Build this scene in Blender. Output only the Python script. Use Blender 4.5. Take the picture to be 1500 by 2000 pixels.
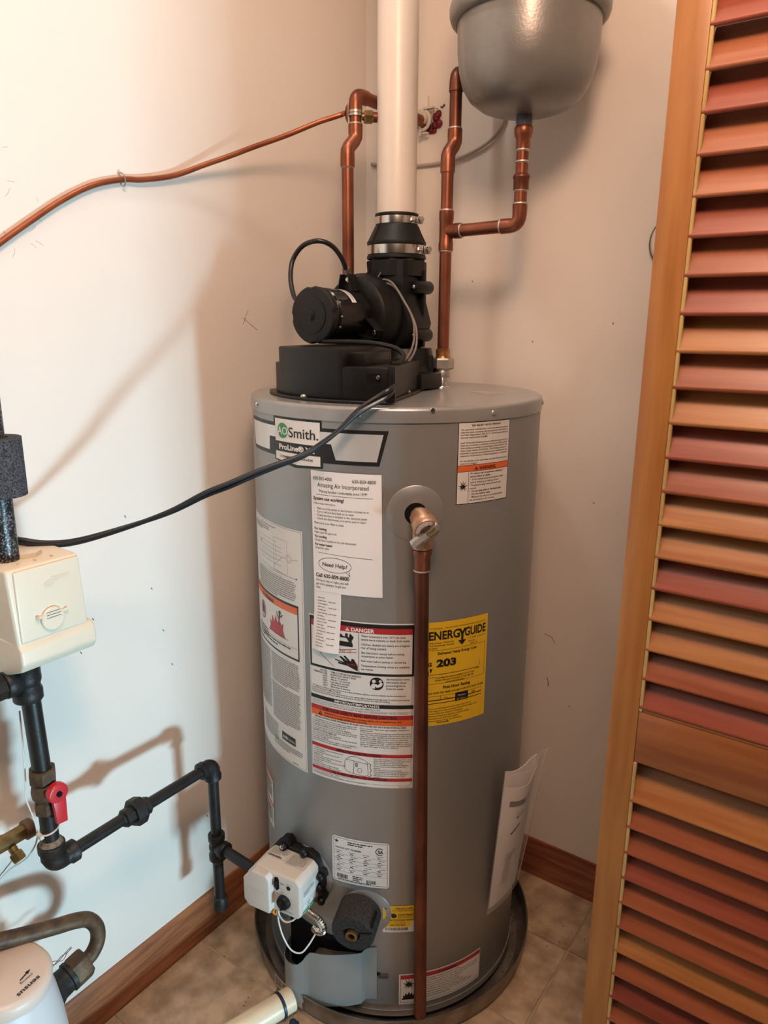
import bpy, bmesh, math, random
from mathutils import Vector, Matrix

random.seed(7)
SC = bpy.context.scene
for o in list(bpy.data.objects):
    bpy.data.objects.remove(o)
COL = SC.collection
V = Vector
PI = math.pi

# ------------------------------------------------------------------ camera
CAM_LOC = V((1.1474, -1.53266, 1.38023))
YAW, PITCH, ROLL = 0.617611, 0.254998, -0.006111
cam_data = bpy.data.cameras.new('camera')
cam = bpy.data.objects.new('camera', cam_data)
COL.objects.link(cam)
fwd = V((-math.sin(YAW) * math.cos(PITCH), math.cos(YAW) * math.cos(PITCH), -math.sin(PITCH)))
rgt = V((math.cos(YAW), math.sin(YAW), 0))
dwn = fwd.cross(rgt)
r2 = rgt * math.cos(ROLL) + dwn * math.sin(ROLL)
d2 = dwn * math.cos(ROLL) - rgt * math.sin(ROLL)
cam.matrix_world = Matrix(((r2.x, -d2.x, -fwd.x, CAM_LOC.x), (r2.y, -d2.y, -fwd.y, CAM_LOC.y),
                           (r2.z, -d2.z, -fwd.z, CAM_LOC.z), (0, 0, 0, 1)))
cam_data.sensor_fit = 'VERTICAL'
cam_data.sensor_height = 36.0
cam_data.sensor_width = 27.0
cam_data.lens = 1430.97 * 36.0 / 2000.0
cam_data.clip_start = 0.02
SC.camera = cam

# ------------------------------------------------------------------ world, lights, exposure
W = bpy.data.worlds.new('room_light')
SC.world = W
W.use_nodes = True
bgn = W.node_tree.nodes['Background']
bgn.inputs['Color'].default_value = (1.0, 0.70, 0.52, 1)
bgn.inputs['Strength'].default_value = 0.012


def area(name, loc, direction, sx, sy, power, color):
    l = bpy.data.lights.new(name, 'AREA')
    l.shape = 'RECTANGLE'
    l.size, l.size_y = sx, sy
    l.energy = power
    l.color = color
    o = bpy.data.objects.new(name, l)
    COL.objects.link(o)
    o.location = loc
    o.rotation_euler = V(direction).to_track_quat('-Z', 'Y').to_euler()
    return o


# low daylight from the right, as an added area lamp; its source is unseen
area('low_daylight', (2.62, -1.03, 0.13), (-1, 0.06, 0.50), 0.34, 0.22, 63, (0.49, 0.82, 1.0))
# warm recessed downlight in the closet ceiling
lp = bpy.data.lights.new('ceiling_downlight', 'SPOT')
lp.energy = 10
lp.color = (1.0, 0.92, 0.84)
lp.shadow_soft_size = 0.05
lp.spot_size = math.radians(150)
lp.spot_blend = 1.0
lpo = bpy.data.objects.new('ceiling_downlight', lp)
COL.objects.link(lpo)
lpo.location = (0.325, -0.665, 2.415)
lpo.rotation_euler = V((0.42, 0.22, -1)).to_track_quat('-Z', 'Y').to_euler()
# warm globe light of the room in front of the closet
lg = bpy.data.lights.new('room_globe_light', 'POINT')
lg.energy = 49
lg.color = (1.0, 0.63, 0.43)
lg.shadow_soft_size = 0.16
lgo = bpy.data.objects.new('room_globe_light', lg)
COL.objects.link(lgo)
lgo.location = (1.12, -1.38, 2.26)

SC.view_settings.view_transform = 'Standard'
SC.view_settings.look = 'None'
SC.view_settings.gamma = 1.0
SC.view_settings.use_curve_mapping = False
SC.view_settings.exposure = 0.0


# ------------------------------------------------------------------ materials
def mat(name, col, rough=0.5, metal=0.0, var=0.0, scale=20.0, bump=0.0, bscale=None, col2=None, coat=0.0,
        spec=0.5, stretch=None, rvar=0.0, detail=4.0, orand=0.0, lo=0.35, hi=0.65, alpha=1.0, trans=0.0):
    m = bpy.data.materials.new(name)
    m.use_nodes = True
    nt = m.node_tree
    b = nt.nodes['Principled BSDF']
    b.inputs['Roughness'].default_value = rough
    b.inputs['Metallic'].default_value = metal
    b.inputs['Specular IOR Level'].default_value = spec
    b.inputs['Coat Weight'].default_value = coat
    b.inputs['Base Color'].default_value = (*col, 1)
    if alpha < 1:
        b.inputs['Alpha'].default_value = alpha
    if trans > 0:
        b.inputs['Transmission Weight'].default_value = trans
    if var > 0 or col2 or bump > 0 or orand > 0:
        tc = nt.nodes.new('ShaderNodeTexCoord')
        mp = nt.nodes.new('ShaderNodeMapping')
        nt.links.new(tc.outputs['Object'], mp.inputs['Vector'])
        if stretch:
            mp.inputs['Scale'].default_value = stretch
        oi = nt.nodes.new('ShaderNodeObjectInfo')
        mul = nt.nodes.new('ShaderNodeVectorMath')
        mul.operation = 'SCALE'
        nt.links.new(oi.outputs['Random'], mul.inputs['Scale'])
        mul.inputs[0].default_value = (13.7, 7.3, 5.1)
        nt.links.new(mul.outputs[0], mp.inputs['Location'])
        n = nt.nodes.new('ShaderNodeTexNoise')
        n.inputs['Scale'].default_value = scale
        n.inputs['Detail'].default_value = detail
        nt.links.new(mp.outputs[0], n.inputs['Vector'])
        cr = nt.nodes.new('ShaderNodeValToRGB')
        c2 = col2 if col2 else tuple(max(0, c * (1 - var)) for c in col)
        cr.color_ramp.elements[0].position = lo
        cr.color_ramp.elements[1].position = hi
        cr.color_ramp.elements[0].color = (*c2, 1)
        cr.color_ramp.elements[1].color = (*col, 1)
        nt.links.new(n.outputs['Fac'], cr.inputs['Fac'])
        out = cr.outputs['Color']
        if orand > 0:
            hs = nt.nodes.new('ShaderNodeHueSaturation')
            mr = nt.nodes.new('ShaderNodeMapRange')
            mr.inputs['To Min'].default_value = 1 - orand
            mr.inputs['To Max'].default_value = 1 + orand
            nt.links.new(oi.outputs['Random'], mr.inputs['Value'])
            nt.links.new(mr.outputs[0], hs.inputs['Value'])
            nt.links.new(out, hs.inputs['Color'])
            out = hs.outputs['Color']
        nt.links.new(out, b.inputs['Base Color'])
        if bump > 0:
            n2 = nt.nodes.new('ShaderNodeTexNoise')
            n2.inputs['Scale'].default_value = bscale or scale * 3
            n2.inputs['Detail'].default_value = 3
            nt.links.new(mp.outputs[0], n2.inputs['Vector'])
            bp = nt.nodes.new('ShaderNodeBump')
            bp.inputs['Strength'].default_value = bump
            bp.inputs['Distance'].default_value = 0.002
            nt.links.new(n2.outputs['Fac'], bp.inputs['Height'])
            nt.links.new(bp.outputs[0], b.inputs['Normal'])
    return m


M = {}
M['wall'] = mat('painted_plaster', (0.80, 0.735, 0.67), 0.55, var=0.03, scale=2.0, bump=0.05, bscale=160)
M['ceiling'] = mat('ceiling_paint', (0.80, 0.78, 0.74), 0.8)
M['grout'] = mat('floor_grout', (0.44, 0.335, 0.235), 0.7, var=0.25, scale=30)
M['tile'] = mat('mottled_tile', (0.53, 0.40, 0.275), 0.42, col2=(0.29, 0.20, 0.125), scale=22, bump=0.15, bscale=60, detail=8,
                lo=0.33, hi=0.66)
M['tile_fleck'] = mat('tile_fleck', (0.06, 0.04, 0.03), 0.7)
M['base_wood'] = mat('baseboard_wood', (0.36, 0.135, 0.055), 0.38, col2=(0.19, 0.062, 0.026), scale=9, stretch=(9, 0.9, 12),
                     bump=0.08, coat=0.2)
M['base_wood_x'] = mat('baseboard_wood_back', (0.33, 0.115, 0.06), 0.38, col2=(0.17, 0.05, 0.028), scale=9,
                       stretch=(0.9, 9, 12), bump=0.08, coat=0.2)
M['stile'] = mat('door_stile_wood', (0.354, 0.153, 0.042), 0.33, col2=(0.272, 0.102, 0.024), scale=7, stretch=(9, 9, 0.7), coat=0.25,
                 bump=0.03)
M['bead'] = mat('raw_pine_edge', (0.495, 0.345, 0.128), 0.5, col2=(0.375, 0.225, 0.075), scale=9, stretch=(6, 6, 0.8))
SLATC = [((0.330, 0.122, 0.056), (0.264, 0.079, 0.033)), ((0.264, 0.066, 0.036), (0.205, 0.045, 0.024)),
         ((0.363, 0.158, 0.050), (0.284, 0.099, 0.028)), ((0.290, 0.086, 0.036), (0.218, 0.056, 0.022)),
         ((0.198, 0.044, 0.026), (0.145, 0.030, 0.017))]
for i, (a, b_) in enumerate(SLATC):
    M['slat%d' % i] = mat('slat_wood_%s' % 'abcde'[i], a, 0.33, col2=b_, scale=6, stretch=(0.8, 9, 16), coat=0.2, bump=0.03)
M['rail'] = mat('door_rail_wood', (0.313, 0.119, 0.037), 0.33, col2=(0.204, 0.060, 0.020), scale=5, stretch=(0.9, 6, 10), coat=0.25)
M['jacket'] = mat('grey_enamel', (0.33, 0.33, 0.325), 0.38, metal=0.5, spec=0.5, var=0.05, scale=3)
M['lid'] = mat('grey_enamel_lid', (0.33, 0.33, 0.325), 0.27, metal=0.4, spec=0.5, coat=0.1)
M['cover'] = mat('blue_grey_enamel', (0.245, 0.27, 0.272), 0.28, coat=0.2)
M['tank'] = mat('hammered_grey', (0.225, 0.215, 0.20), 0.33, metal=0.35, var=0.06, scale=60, bump=0.12, bscale=260, coat=0.1)
M['black'] = mat('black_plastic', (0.0075, 0.0073, 0.0073), 0.40, spec=0.32, var=0.2, scale=30, bump=0.05, bscale=300)
M['black_gloss'] = mat('black_motor_paint', (0.006, 0.006, 0.006), 0.25, spec=0.4)
M['rubber'] = mat('black_rubber', (0.008, 0.008, 0.0082), 0.5, spec=0.35)
M['cord'] = mat('black_cord', (0.012, 0.012, 0.014), 0.32)
M['steel'] = mat('bright_steel', (0.72, 0.70, 0.67), 0.22, metal=1.0, var=0.06, scale=40)
M['zinc'] = mat('dull_zinc', (0.50, 0.47, 0.42), 0.38, metal=0.9, var=0.2, scale=60)
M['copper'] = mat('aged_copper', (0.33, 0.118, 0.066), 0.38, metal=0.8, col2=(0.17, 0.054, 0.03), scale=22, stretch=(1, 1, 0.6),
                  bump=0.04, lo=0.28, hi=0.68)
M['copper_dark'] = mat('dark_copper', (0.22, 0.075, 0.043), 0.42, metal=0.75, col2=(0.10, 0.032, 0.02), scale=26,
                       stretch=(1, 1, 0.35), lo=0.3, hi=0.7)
M['copper_tube'] = mat('soft_copper', (0.42, 0.135, 0.06), 0.36, metal=0.7, col2=(0.29, 0.088, 0.04), scale=20)
M['solder'] = mat('solder_ring', (0.62, 0.52, 0.45), 0.45, metal=0.8, var=0.35, scale=120, bump=0.4, bscale=400)
M['brass'] = mat('aged_brass', (0.44, 0.29, 0.115), 0.36, metal=0.9, col2=(0.21, 0.125, 0.05), scale=40)
M['bronze'] = mat('dirty_bronze', (0.46, 0.25, 0.14), 0.42, metal=0.8, col2=(0.62, 0.42, 0.30), scale=60, bump=0.25, bscale=200)
M['brown_pipe'] = mat('tarnished_copper_tube', (0.135, 0.085, 0.048), 0.55, metal=0.4, col2=(0.062, 0.036, 0.022), scale=45, bump=0.3,
                      bscale=220)
M['iron'] = mat('black_iron', (0.017, 0.0168, 0.017), 0.38, metal=0.1, spec=0.4, col2=(0.009, 0.009, 0.009), scale=40, bump=0.12, bscale=220)
M['iron_fit'] = mat('cast_iron_fitting', (0.019, 0.018, 0.0175), 0.48, metal=0.1, spec=0.4, col2=(0.009, 0.0088, 0.0085), scale=60, bump=0.3,
                    bscale=260)
M['iron_speck'] = mat('speckled_iron', (0.20, 0.20, 0.21), 0.36, metal=0.2, col2=(0.018, 0.018, 0.02), scale=330, detail=1, lo=0.54, hi=0.64)
M['foam'] = mat('grey_foam', (0.105, 0.108, 0.122), 0.95, col2=(0.024, 0.024, 0.029), scale=420, bump=0.8, bscale=500, spec=0.1)
M['foam_dark'] = mat('charcoal_foam', (0.062, 0.057, 0.055), 0.95, col2=(0.02, 0.018, 0.018), scale=500, bump=0.8, bscale=600, spec=0.1)
M['red'] = mat('red_plastic', (0.50, 0.020, 0.030), 0.35)
M['cream'] = mat('cream_plastic', (0.72, 0.64, 0.51), 0.38, var=0.02, scale=4)
M['gasbox'] = mat('pale_beige_plastic', (0.60, 0.555, 0.50), 0.40)
M['meter_lid'] = mat('meter_lid_plastic', (0.66, 0.56, 0.49), 0.4)
M['meter_body'] = mat('meter_body_plastic', (0.60, 0.62, 0.64), 0.4)
M['green'] = mat('green_strip', (0.045, 0.30, 0.12), 0.5)
M['pvc'] = mat('white_pvc', (0.76, 0.68, 0.60), 0.34, var=0.05, scale=9)
M['pvc_drain'] = mat('ivory_pvc', (0.78, 0.66, 0.47), 0.34, var=0.05, scale=12)
M['cement'] = mat('blue_cement', (0.012, 0.022, 0.062), 0.4)
M['blue_tape'] = mat('blue_thread_sealant', (0.06, 0.075, 0.12), 0.55, metal=0.2, col2=(0.12, 0.11, 0.105), scale=60)
M['alu'] = mat('dull_aluminium', (0.36, 0.325, 0.285), 0.42, metal=0.85, col2=(0.20, 0.165, 0.135), scale=18, bump=0.1, bscale=90)
M['sealant'] = mat('red_sealant', (0.20, 0.008, 0.016), 0.4, bump=0.5, bscale=150, var=0.4, scale=60)
M['clamp_plastic'] = mat('white_clamp_plastic', (0.62, 0.58, 0.50), 0.5)
M['grey_wire'] = mat('grey_wire', (0.17, 0.145, 0.125), 0.5)
M['cable'] = mat('grey_cable', (0.42, 0.37, 0.31), 0.5)
M['white_wire'] = mat('white_wire', (0.66, 0.66, 0.62), 0.45)
M['orange_wire'] = mat('orange_wire', (0.70, 0.30, 0.05), 0.5)
M['dark'] = mat('dark_recess', (0.008, 0.007, 0.007), 0.9, spec=0.1)  # near-black; in openings and slots it paints the shade inside
M['clear'] = mat('clear_film', (0.9, 0.86, 0.82), 0.12, alpha=0.16)
M['scuff'] = mat('dark_scuff', (0.10, 0.075, 0.055), 0.8)
M['scuff_grey'] = mat('grey_scuff', (0.52, 0.51, 0.50), 0.8)
M['scuff_tan'] = mat('tan_scuff', (0.36, 0.27, 0.17), 0.8)
# print inks and papers (flat graphics)
INK = {'white': (0.70, 0.68, 0.655), 'black': (0.012, 0.011, 0.011), 'grey': (0.20, 0.195, 0.19), 'red': (0.42, 0.022, 0.028),
       'orange': (0.72, 0.135, 0.03), 'yellow': (0.78, 0.50, 0.02), 'green': (0.03, 0.25, 0.10), 'paper': (0.78, 0.735, 0.715),
       'silver': (0.62, 0.60, 0.58), 'tan': (0.55, 0.42, 0.34), 'cream': (0.72, 0.64, 0.51), 'mint': (0.70, 0.72, 0.70)}
for k, c in INK.items():
    M['ink_' + k] = mat('print_' + k, c, 0.42 if k != 'paper' else 0.7)
M['ink_silver'] = mat('print_silver', (0.74, 0.72, 0.69), 0.32, metal=0.45, var=0.1, scale=3, stretch=(8, 8, 0.3))


# ------------------------------------------------------------------ mesh helpers
def basis(axis):
    a = V(axis).normalized()
    h = V((0, 0, 1)) if abs(a.z) < 0.9 else V((1, 0, 0))
    u = h.cross(a).normalized()
    return u, a.cross(u).normalized(), a


class B:
    def __init__(s):
        s.v = []
        s.f = []

    def add(s, verts, faces):
        n = len(s.v)
        s.v += [tuple(p) for p in verts]
        s.f += [tuple(i + n for i in f) for f in faces]
        return s

    def rings(s, rings, cap0=True, cap1=True, closed=False):
        k = len(rings[0])
        vs = [p for r in rings for p in r]
        fs = []
        for i in range(len(rings) - 1 + (1 if closed else 0)):
            a, b = i * k, ((i + 1) % len(rings)) * k
            for j in range(k):
                j2 = (j + 1) % k
                fs.append((a + j, a + j2, b + j2, b + j))
        if cap0 and not closed:
            fs.append(tuple(range(k - 1, -1, -1)))
        if cap1 and not closed:
            fs.append(tuple((len(rings) - 1) * k + j for j in range(k)))
        return s.add(vs, fs)

    def lathe(s, prof, o, axis=(0, 0, 1), seg=32, cap0=True, cap1=True, phase=0.0):
        u, w, a = basis(axis)
        o = V(o)
        rs = []
        for r, h in prof:
            r = max(r, 1e-5)
            rs.append([o + a * h + (u * math.cos(2 * PI * j / seg + phase) + w * math.sin(2 * PI * j / seg + phase)) * r
                       for j in range(seg)])
        return s.rings(rs, cap0, cap1)

    def tube(s, p0, p1, r0, r1=None, seg=20, **k):
        p0, p1 = V(p0), V(p1)
        return s.lathe([(r0, 0), (r1 if r1 is not None else r0, (p1 - p0).length)], p0, p1 - p0, seg, **k)

    def hollow(s, p0, p1, ro, ri, seg=24):
        p0, p1 = V(p0), V(p1)
        L = (p1 - p0).length
        u, w, a = basis(p1 - p0)
        rs = []
        for r, h in ((ri, 0), (ro, 0), (ro, L), (ri, L)):
            rs.append([p0 + a * h + (u * math.cos(2 * PI * j / seg) + w * math.sin(2 * PI * j / seg)) * r for j in range(seg)])
        return s.rings(rs, closed=True)

    def path(s, pts, r, seg=10, cap=True):
        pts = [V(p) for p in pts]
        n = len(pts)
        rr = r if isinstance(r, (list, tuple)) else [r] * n
        t = [(pts[min(i + 1, n - 1)] - pts[max(i - 1, 0)]).normalized() for i in range(n)]
        u, w, _ = basis(t[0])
        rs = []
        for i in range(n):
            u = (u - t[i] * u.dot(t[i])).normalized()
            w = t[i].cross(u)
            rs.append([pts[i] + (u * math.cos(2 * PI * j / seg) + w * math.sin(2 * PI * j / seg)) * rr[i] for j in range(seg)])
        return s.rings(rs, cap, cap)

    def box(s, c, d, ax=None):
        c = V(c)
        X, Y, Z = ax if ax else (V((1, 0, 0)), V((0, 1, 0)), V((0, 0, 1)))
        vs = []
        for k in (-1, 1):
            for j in (-1, 1):
                for i in (-1, 1):
                    vs.append(c + X * (i * d[0] / 2) + Y * (j * d[1] / 2) + Z * (k * d[2] / 2))
        return s.add(vs, [(0, 2, 3, 1), (4, 5, 7, 6), (0, 1, 5, 4), (1, 3, 7, 5), (3, 2, 6, 7), (2, 0, 4, 6)])

    def prism(s, poly, vec):
        """poly: list of 3D points (planar), extruded by vec"""
        vec = V(vec)
        p0 = [V(p) for p in poly]
        return s.rings([p0, [p + vec for p in p0]])

    def sphere(s, c, r, seg=14, n=8, sq=(1, 1, 1)):
        c = V(c)
        rs = []
        for i in range(n + 1):
            th = PI * i / n
            rad = max(math.sin(th) * r, 1e-5)
            rs.append([c + V((rad * math.cos(2 * PI * j / seg) * sq[0], rad * math.sin(2 * PI * j / seg) * sq[1],
                              -math.cos(th) * r * sq[2])) for j in range(seg)])
        return s.rings(rs)


def link(name, me, parent=None, loc=None):
    o = bpy.data.objects.new(name, me)
    COL.objects.link(o)
    if parent is not None:
        o.parent = parent
        o.matrix_parent_inverse = Matrix.Translation(-V(parent.location)) if parent.type == 'EMPTY' else Matrix()
    if loc:
        o.location = loc
    return o


def obj(name, b, m, parent=None, smooth=35, bevel=0.0, bseg=2, label=None, fix=True):
    me = bpy.data.meshes.new(name)
    me.from_pydata(b.v, [], b.f)
    bm = bmesh.new()
    bm.from_mesh(me)
    if fix:
        bmesh.ops.recalc_face_normals(bm, faces=bm.faces)
    if bevel > 0:
        bmesh.ops.remove_doubles(bm, verts=bm.verts, dist=1e-5)
        ed = [e for e in bm.edges if len(e.link_faces) == 2 and e.calc_face_angle(0) > math.radians(30)]
        bmesh.ops.bevel(bm, geom=ed, offset=bevel, segments=bseg, affect='EDGES', profile=0.6, clamp_overlap=True)
    bm.to_mesh(me)
    bm.free()
    if smooth:
        for p in me.polygons:
            p.use_smooth = True
        me.set_sharp_from_angle(angle=math.radians(smooth))
    me.materials.append(M[m] if isinstance(m, str) else m)
    o = link(name, me, parent)
    if label:
        o['label'] = label
    return o


def tag(o, label, cat, group=None, kind=None):
    o['label'] = label
    o['category'] = cat
    if group:
        o['group'] = group
    if kind:
        o['kind'] = kind
    return o


def thing(name, loc, label, cat, group=None):
    o = bpy.data.objects.new(name, None)
    o.empty_display_size = 0.05
    COL.objects.link(o)
    o.location = loc
    return tag(o, label, cat, group)


def struct(o, label=None):
    o['kind'] = 'structure'
    if label:
        o['label'] = label
    return o


def catmull(pts, n=8):
    P = [V(p) for p in pts]
    P = [P[0] * 2 - P[1]] + P + [P[-1] * 2 - P[-2]]
    out = []
    for i in range(1, len(P) - 2):
        a, b, c, d = P[i - 1:i + 3]
        for k in range(n):
            t = k / n
            out.append(0.5 * ((2 * b) + (c - a) * t + (2 * a - 5 * b + 4 * c - d) * t * t + (3 * b - a - 3 * c + d) * t ** 3))
    out.append(P[-2])
    return out


def elbow_pts(c, d1, d2, R, n=8):
    """quarter bend from c+d1*R to c+d2*R"""
    c, d1, d2 = V(c), V(d1).normalized(), V(d2).normalized()
    p0, p2 = c + d1 * R, c + d2 * R
    return [p0 * ((1 - t) ** 2) + c * (2 * t * (1 - t)) + p2 * (t * t) for t in [i / n for i in range(n + 1)]]


def hexnut(b, p0, p1, r, seg=6, ch=0.12):
    p0, p1 = V(p0), V(p1)
    L = (p1 - p0).length
    return b.lathe([(r * (1 - ch), 0), (r, L * 0.14), (r, L * 0.86), (r * (1 - ch), L)], p0, p1 - p0, seg)


# ------------------------------------------------------------------ flat print on surfaces
_txt = {}


def text_mesh(s, bold=0.0, res=2):
    key = (s, bold, res)
    if key not in _txt:
        cu = bpy.data.curves.new('t', 'FONT')
        cu.body = s
        cu.size = 1.0
        cu.resolution_u = res
        cu.offset = bold
        o = bpy.data.objects.new('t', cu)
        COL.objects.link(o)
        dg = bpy.context.evaluated_depsgraph_get()
        dg.update()
        me = bpy.data.meshes.new_from_object(o.evaluated_get(dg))
        vs = [(v.co.x, v.co.y) for v in me.vertices]
        fs = [tuple(p.vertices) for p in me.polygons]
        bpy.data.objects.remove(o)
        bpy.data.curves.remove(cu)
        bpy.data.meshes.remove(me)
        x0 = min(v[0] for v in vs)
        x1 = max(v[0] for v in vs)
        _txt[key] = ([(a - x0, b_) for a, b_ in vs], fs, x1 - x0)
    return _txt[key]


class Sheet:
    """flat artwork in millimetres, x right and y down from the top-left corner, laid on a surface by fn(x, y, lift)"""

    def __init__(s, fn, step=6.0):
        s.fn = fn
        s.step = step
        s.ink = {}
        s.n = 0

    def _put(s, col, layer, verts, faces, own=False):
        key = col if s.ink else (col, 0)
        if own and s.ink:
            xs, ys = [v[0] for v in verts], [v[1] for v in verts]
            if (max(xs) - min(xs)) * (max(ys) - min(ys)) > 90 and min(max(xs) - min(xs), max(ys) - min(ys)) > 2.4:
                s.n += 1
                key = (col, s.n)
        L = s.ink.setdefault(key, ([], []))
        n = len(L[0])
        L[0].extend((x, y, layer) for x, y in verts)
        L[1].extend(tuple(i + n for i in f) for f in faces)

    def rect(s, x0, y0, x1, y1, col, layer=1):
        n = max(1, int(abs(x1 - x0) / s.step) + 1)
        m = max(1, int(abs(y1 - y0) / 14) + 1)
        vs = [(x0 + (x1 - x0) * i / n, y0 + (y1 - y0) * j / m) for j in range(m + 1) for i in range(n + 1)]
        fs = [(j * (n + 1) + i, (j + 1) * (n + 1) + i, (j + 1) * (n + 1) + i + 1, j * (n + 1) + i + 1) for j in range(m) for i in range(n)]
        s._put(col, layer, vs, fs, True)
        return s

    def frame(s, x0, y0, x1, y1, w, col, layer=1):
        s.rect(x0, y0, x1, y0 + w, col, layer).rect(x0, y1 - w, x1, y1, col, layer)
        s.rect(x0, y0 + w, x0 + w, y1 - w, col, layer).rect(x1 - w, y0 + w, x1, y1 - w, col, layer)
        return s

    def poly(s, pts, col, layer=1, cut=True):
        bm = bmesh.new()
        vs = [bm.verts.new((x, y, 0)) for x, y in pts]
        bm.faces.new(vs)
        bm.normal_update()
        bmesh.ops.triangulate(bm, faces=bm.faces)
        if cut or max(p[0] for p in pts) - min(p[0] for p in pts) > 9:
            x = min(p[0] for p in pts) + s.step
            while x < max(p[0] for p in pts):
                bmesh.ops.bisect_plane(bm, geom=bm.verts[:] + bm.edges[:] + bm.faces[:], plane_co=(x, 0, 0), plane_no=(1, 0, 0))
                x += s.step
        bm.verts.index_update()
        s._put(col, layer, [(v.co.x, v.co.y) for v in bm.verts], [tuple(v.index for v in f.verts) for f in bm.faces], True)
        bm.free()
        return s

    def line(s, pts, w, col, layer=2):
        for (x0, y0), (x1, y1) in zip(pts[:-1], pts[1:]):
            d = math.hypot(x1 - x0, y1 - y0) or 1
            nx, ny = -(y1 - y0) / d * w / 2, (x1 - x0) / d * w / 2
            n = max(1, int(abs(x1 - x0) / s.step) + 1)
            vs, fs = [], []
            for i in range(n + 1):
                t = i / n
                vs += [(x0 + (x1 - x0) * t + nx, y0 + (y1 - y0) * t + ny), (x0 + (x1 - x0) * t - nx, y0 + (y1 - y0) * t - ny)]
            for i in range(n):
                fs.append((2 * i, 2 * i + 1, 2 * i + 3, 2 * i + 2))
            s._put(col, layer, vs, fs)
        return s

    def disc(s, x, y, r, col, layer=1, ry=None, seg=28):
        return s.poly([(x + r * math.cos(2 * PI * i / seg), y + (ry or r) * math.sin(2 * PI * i / seg)) for i in range(seg)], col, layer)

    def text(s, x, y, h, t, col='black', w=None, bold=0.0, align='l', layer=3, slant=0.0, rot=0.0):
        """y is the baseline, h the letter size, w an optional width to fit"""
        vs, fs, tw = text_mesh(t, bold, 2 if h < 7 else 4)
        k = (w / tw) if w else h
        W_ = tw * k
        ox = x - (W_ / 2 if align == 'c' else W_ if align == 'r' else 0)
        c, sn = math.cos(rot), math.sin(rot)
        out = []
        for a, b_ in vs:
            px, py = a * k + b_ * h * slant, b_ * h
            out.append((ox + px * c + py * sn, y - py * c + px * sn))
        s._put(col, layer, out, fs)
        return s

    def small(s, x0, y0, w, lines, pitch, h=None, col='grey', layer=3, last=0.6):
        """rows of print too small to read in the photograph"""
        h = h or pitch * 0.45
        for i in range(lines):
            x = x0
            end = x0 + (w * last if i == lines - 1 else w * random.uniform(0.93, 1.0))
            while x < end:
                ww = min(random.uniform(1.6, 6.5) * h, end - x)
                s._put(col, layer, [(x, y0 + i * pitch), (x + ww, y0 + i * pitch), (x + ww, y0 + i * pitch + h), (x, y0 + i * pitch + h)],
                       [(0, 3, 2, 1)])
                x += ww + h * 0.7
        return s

    def bars(s, x0, y0, w, h, col='black', layer=3, k=0.9):
        x = x0
        while x < x0 + w:
            ww = random.choice((0.5, 0.8, 1.3)) * k
            s._put(col, layer, [(x, y0), (x + ww, y0), (x + ww, y0 + h), (x, y0 + h)], [(0, 3, 2, 1)])
            x += ww + random.choice((0.5, 0.8, 1.2)) * k
        return s

    def build(s, name, parent, base_col, lift=0.0004, step=0.00016, label=None, names=None):
        """the base sheet becomes the part, every ink a sub-part of it"""
        first = None
        for key in list(s.ink):
            vs, fs = s.ink[key]
            col = key[0] if isinstance(key, tuple) else key
            me = bpy.data.meshes.new(name)
            me.from_pydata([s.fn(x, y, lift + step * l) for x, y, l in vs], [], fs)
            me.materials.append(M['ink_' + col])
            for p in me.polygons:
                p.use_smooth = True
            if first is None:
                first = o = link(name, me, parent)
                if label:
                    o['label'] = label
            elif isinstance(key, tuple):
                link('printed_' + {'paper': 'white', 'mint': 'pale', 'tan': 'tan'}.get(col, col) + '_patch', me, first)
            else:
                o = link({'black': 'lettering', 'grey': 'small_print'}.get(col, col + '_lettering'), me, first)
                o['kind'] = 'stuff'
        return first

# ================================================================== SETTING
HX, HY, HB = 0.3239, -0.3343, 0.0164        # heater axis and underside
HT = 1.2465                                 # heater top
R = 0.28
CEIL = 2.44

floor = struct(obj('floor', B().box((1.3, -1.6, -0.0167), (2.7, 3.3, 0.037)), 'grout', smooth=0))
TS, TX0, TY0 = 0.2317, 0.0122, -0.1860
tb = B().box((0, 0, 0.0015), (TS - 0.0052, TS - 0.0052, 0.006))
tile0 = None
ti = 0
flk = random.Random(3)
for i in range(-1, 8):
    for j in range(-5, 2):
        cx, cy = TX0 + (i + 0.5) * TS, TY0 + (j - 0.5) * TS
        x0, x1 = max(cx - TS / 2, 0.001), cx + TS / 2
        y0, y1 = cy - TS / 2, min(cy + TS / 2, -0.001)
        if x1 - x0 < 0.01 or y1 - y0 < 0.01 or y1 < -1.32:
            continue
        full = (x1 - x0 > TS - 1e-4) and (y1 - y0 > TS - 1e-4)
        if full:
            if tile0 is None:
                tile0 = obj('tile', tb, 'tile', floor, smooth=0, bevel=0.0012, bseg=1)
                tile0.location = (cx, cy, 0)
            else:
                o = tile0.copy()
                COL.objects.link(o)
                o.location = (cx, cy, 0)
        else:
            g = 0.0026
            obj('tile', B().box(((x0 + x1) / 2, (y0 + y1) / 2, 0.0015), (x1 - x0 - 2 * g, y1 - y0 - 2 * g, 0.006)), 'tile', floor, smooth=0)
fb = B()
for k in range(150):
    x, y = flk.uniform(0.03, 1.0), flk.uniform(-0.95, -0.02)
    if (x - HX) ** 2 + (y - HY) ** 2 < 0.34 ** 2:
        continue
    a, r_ = flk.uniform(0, PI), flk.uniform(0.0006, 0.0020)
    fb.prism([(x + math.cos(a + t) * r_ * (1.8 if t in (0, PI) else 0.7), y + math.sin(a + t) * r_, 0.0043) for t in (0, PI / 2, PI, 1.5 * PI)],
             (0, 0, 0.0004))
o = obj('tile_fleck', fb, 'tile_fleck', floor, smooth=0)
o['kind'] = 'stuff'

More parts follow.
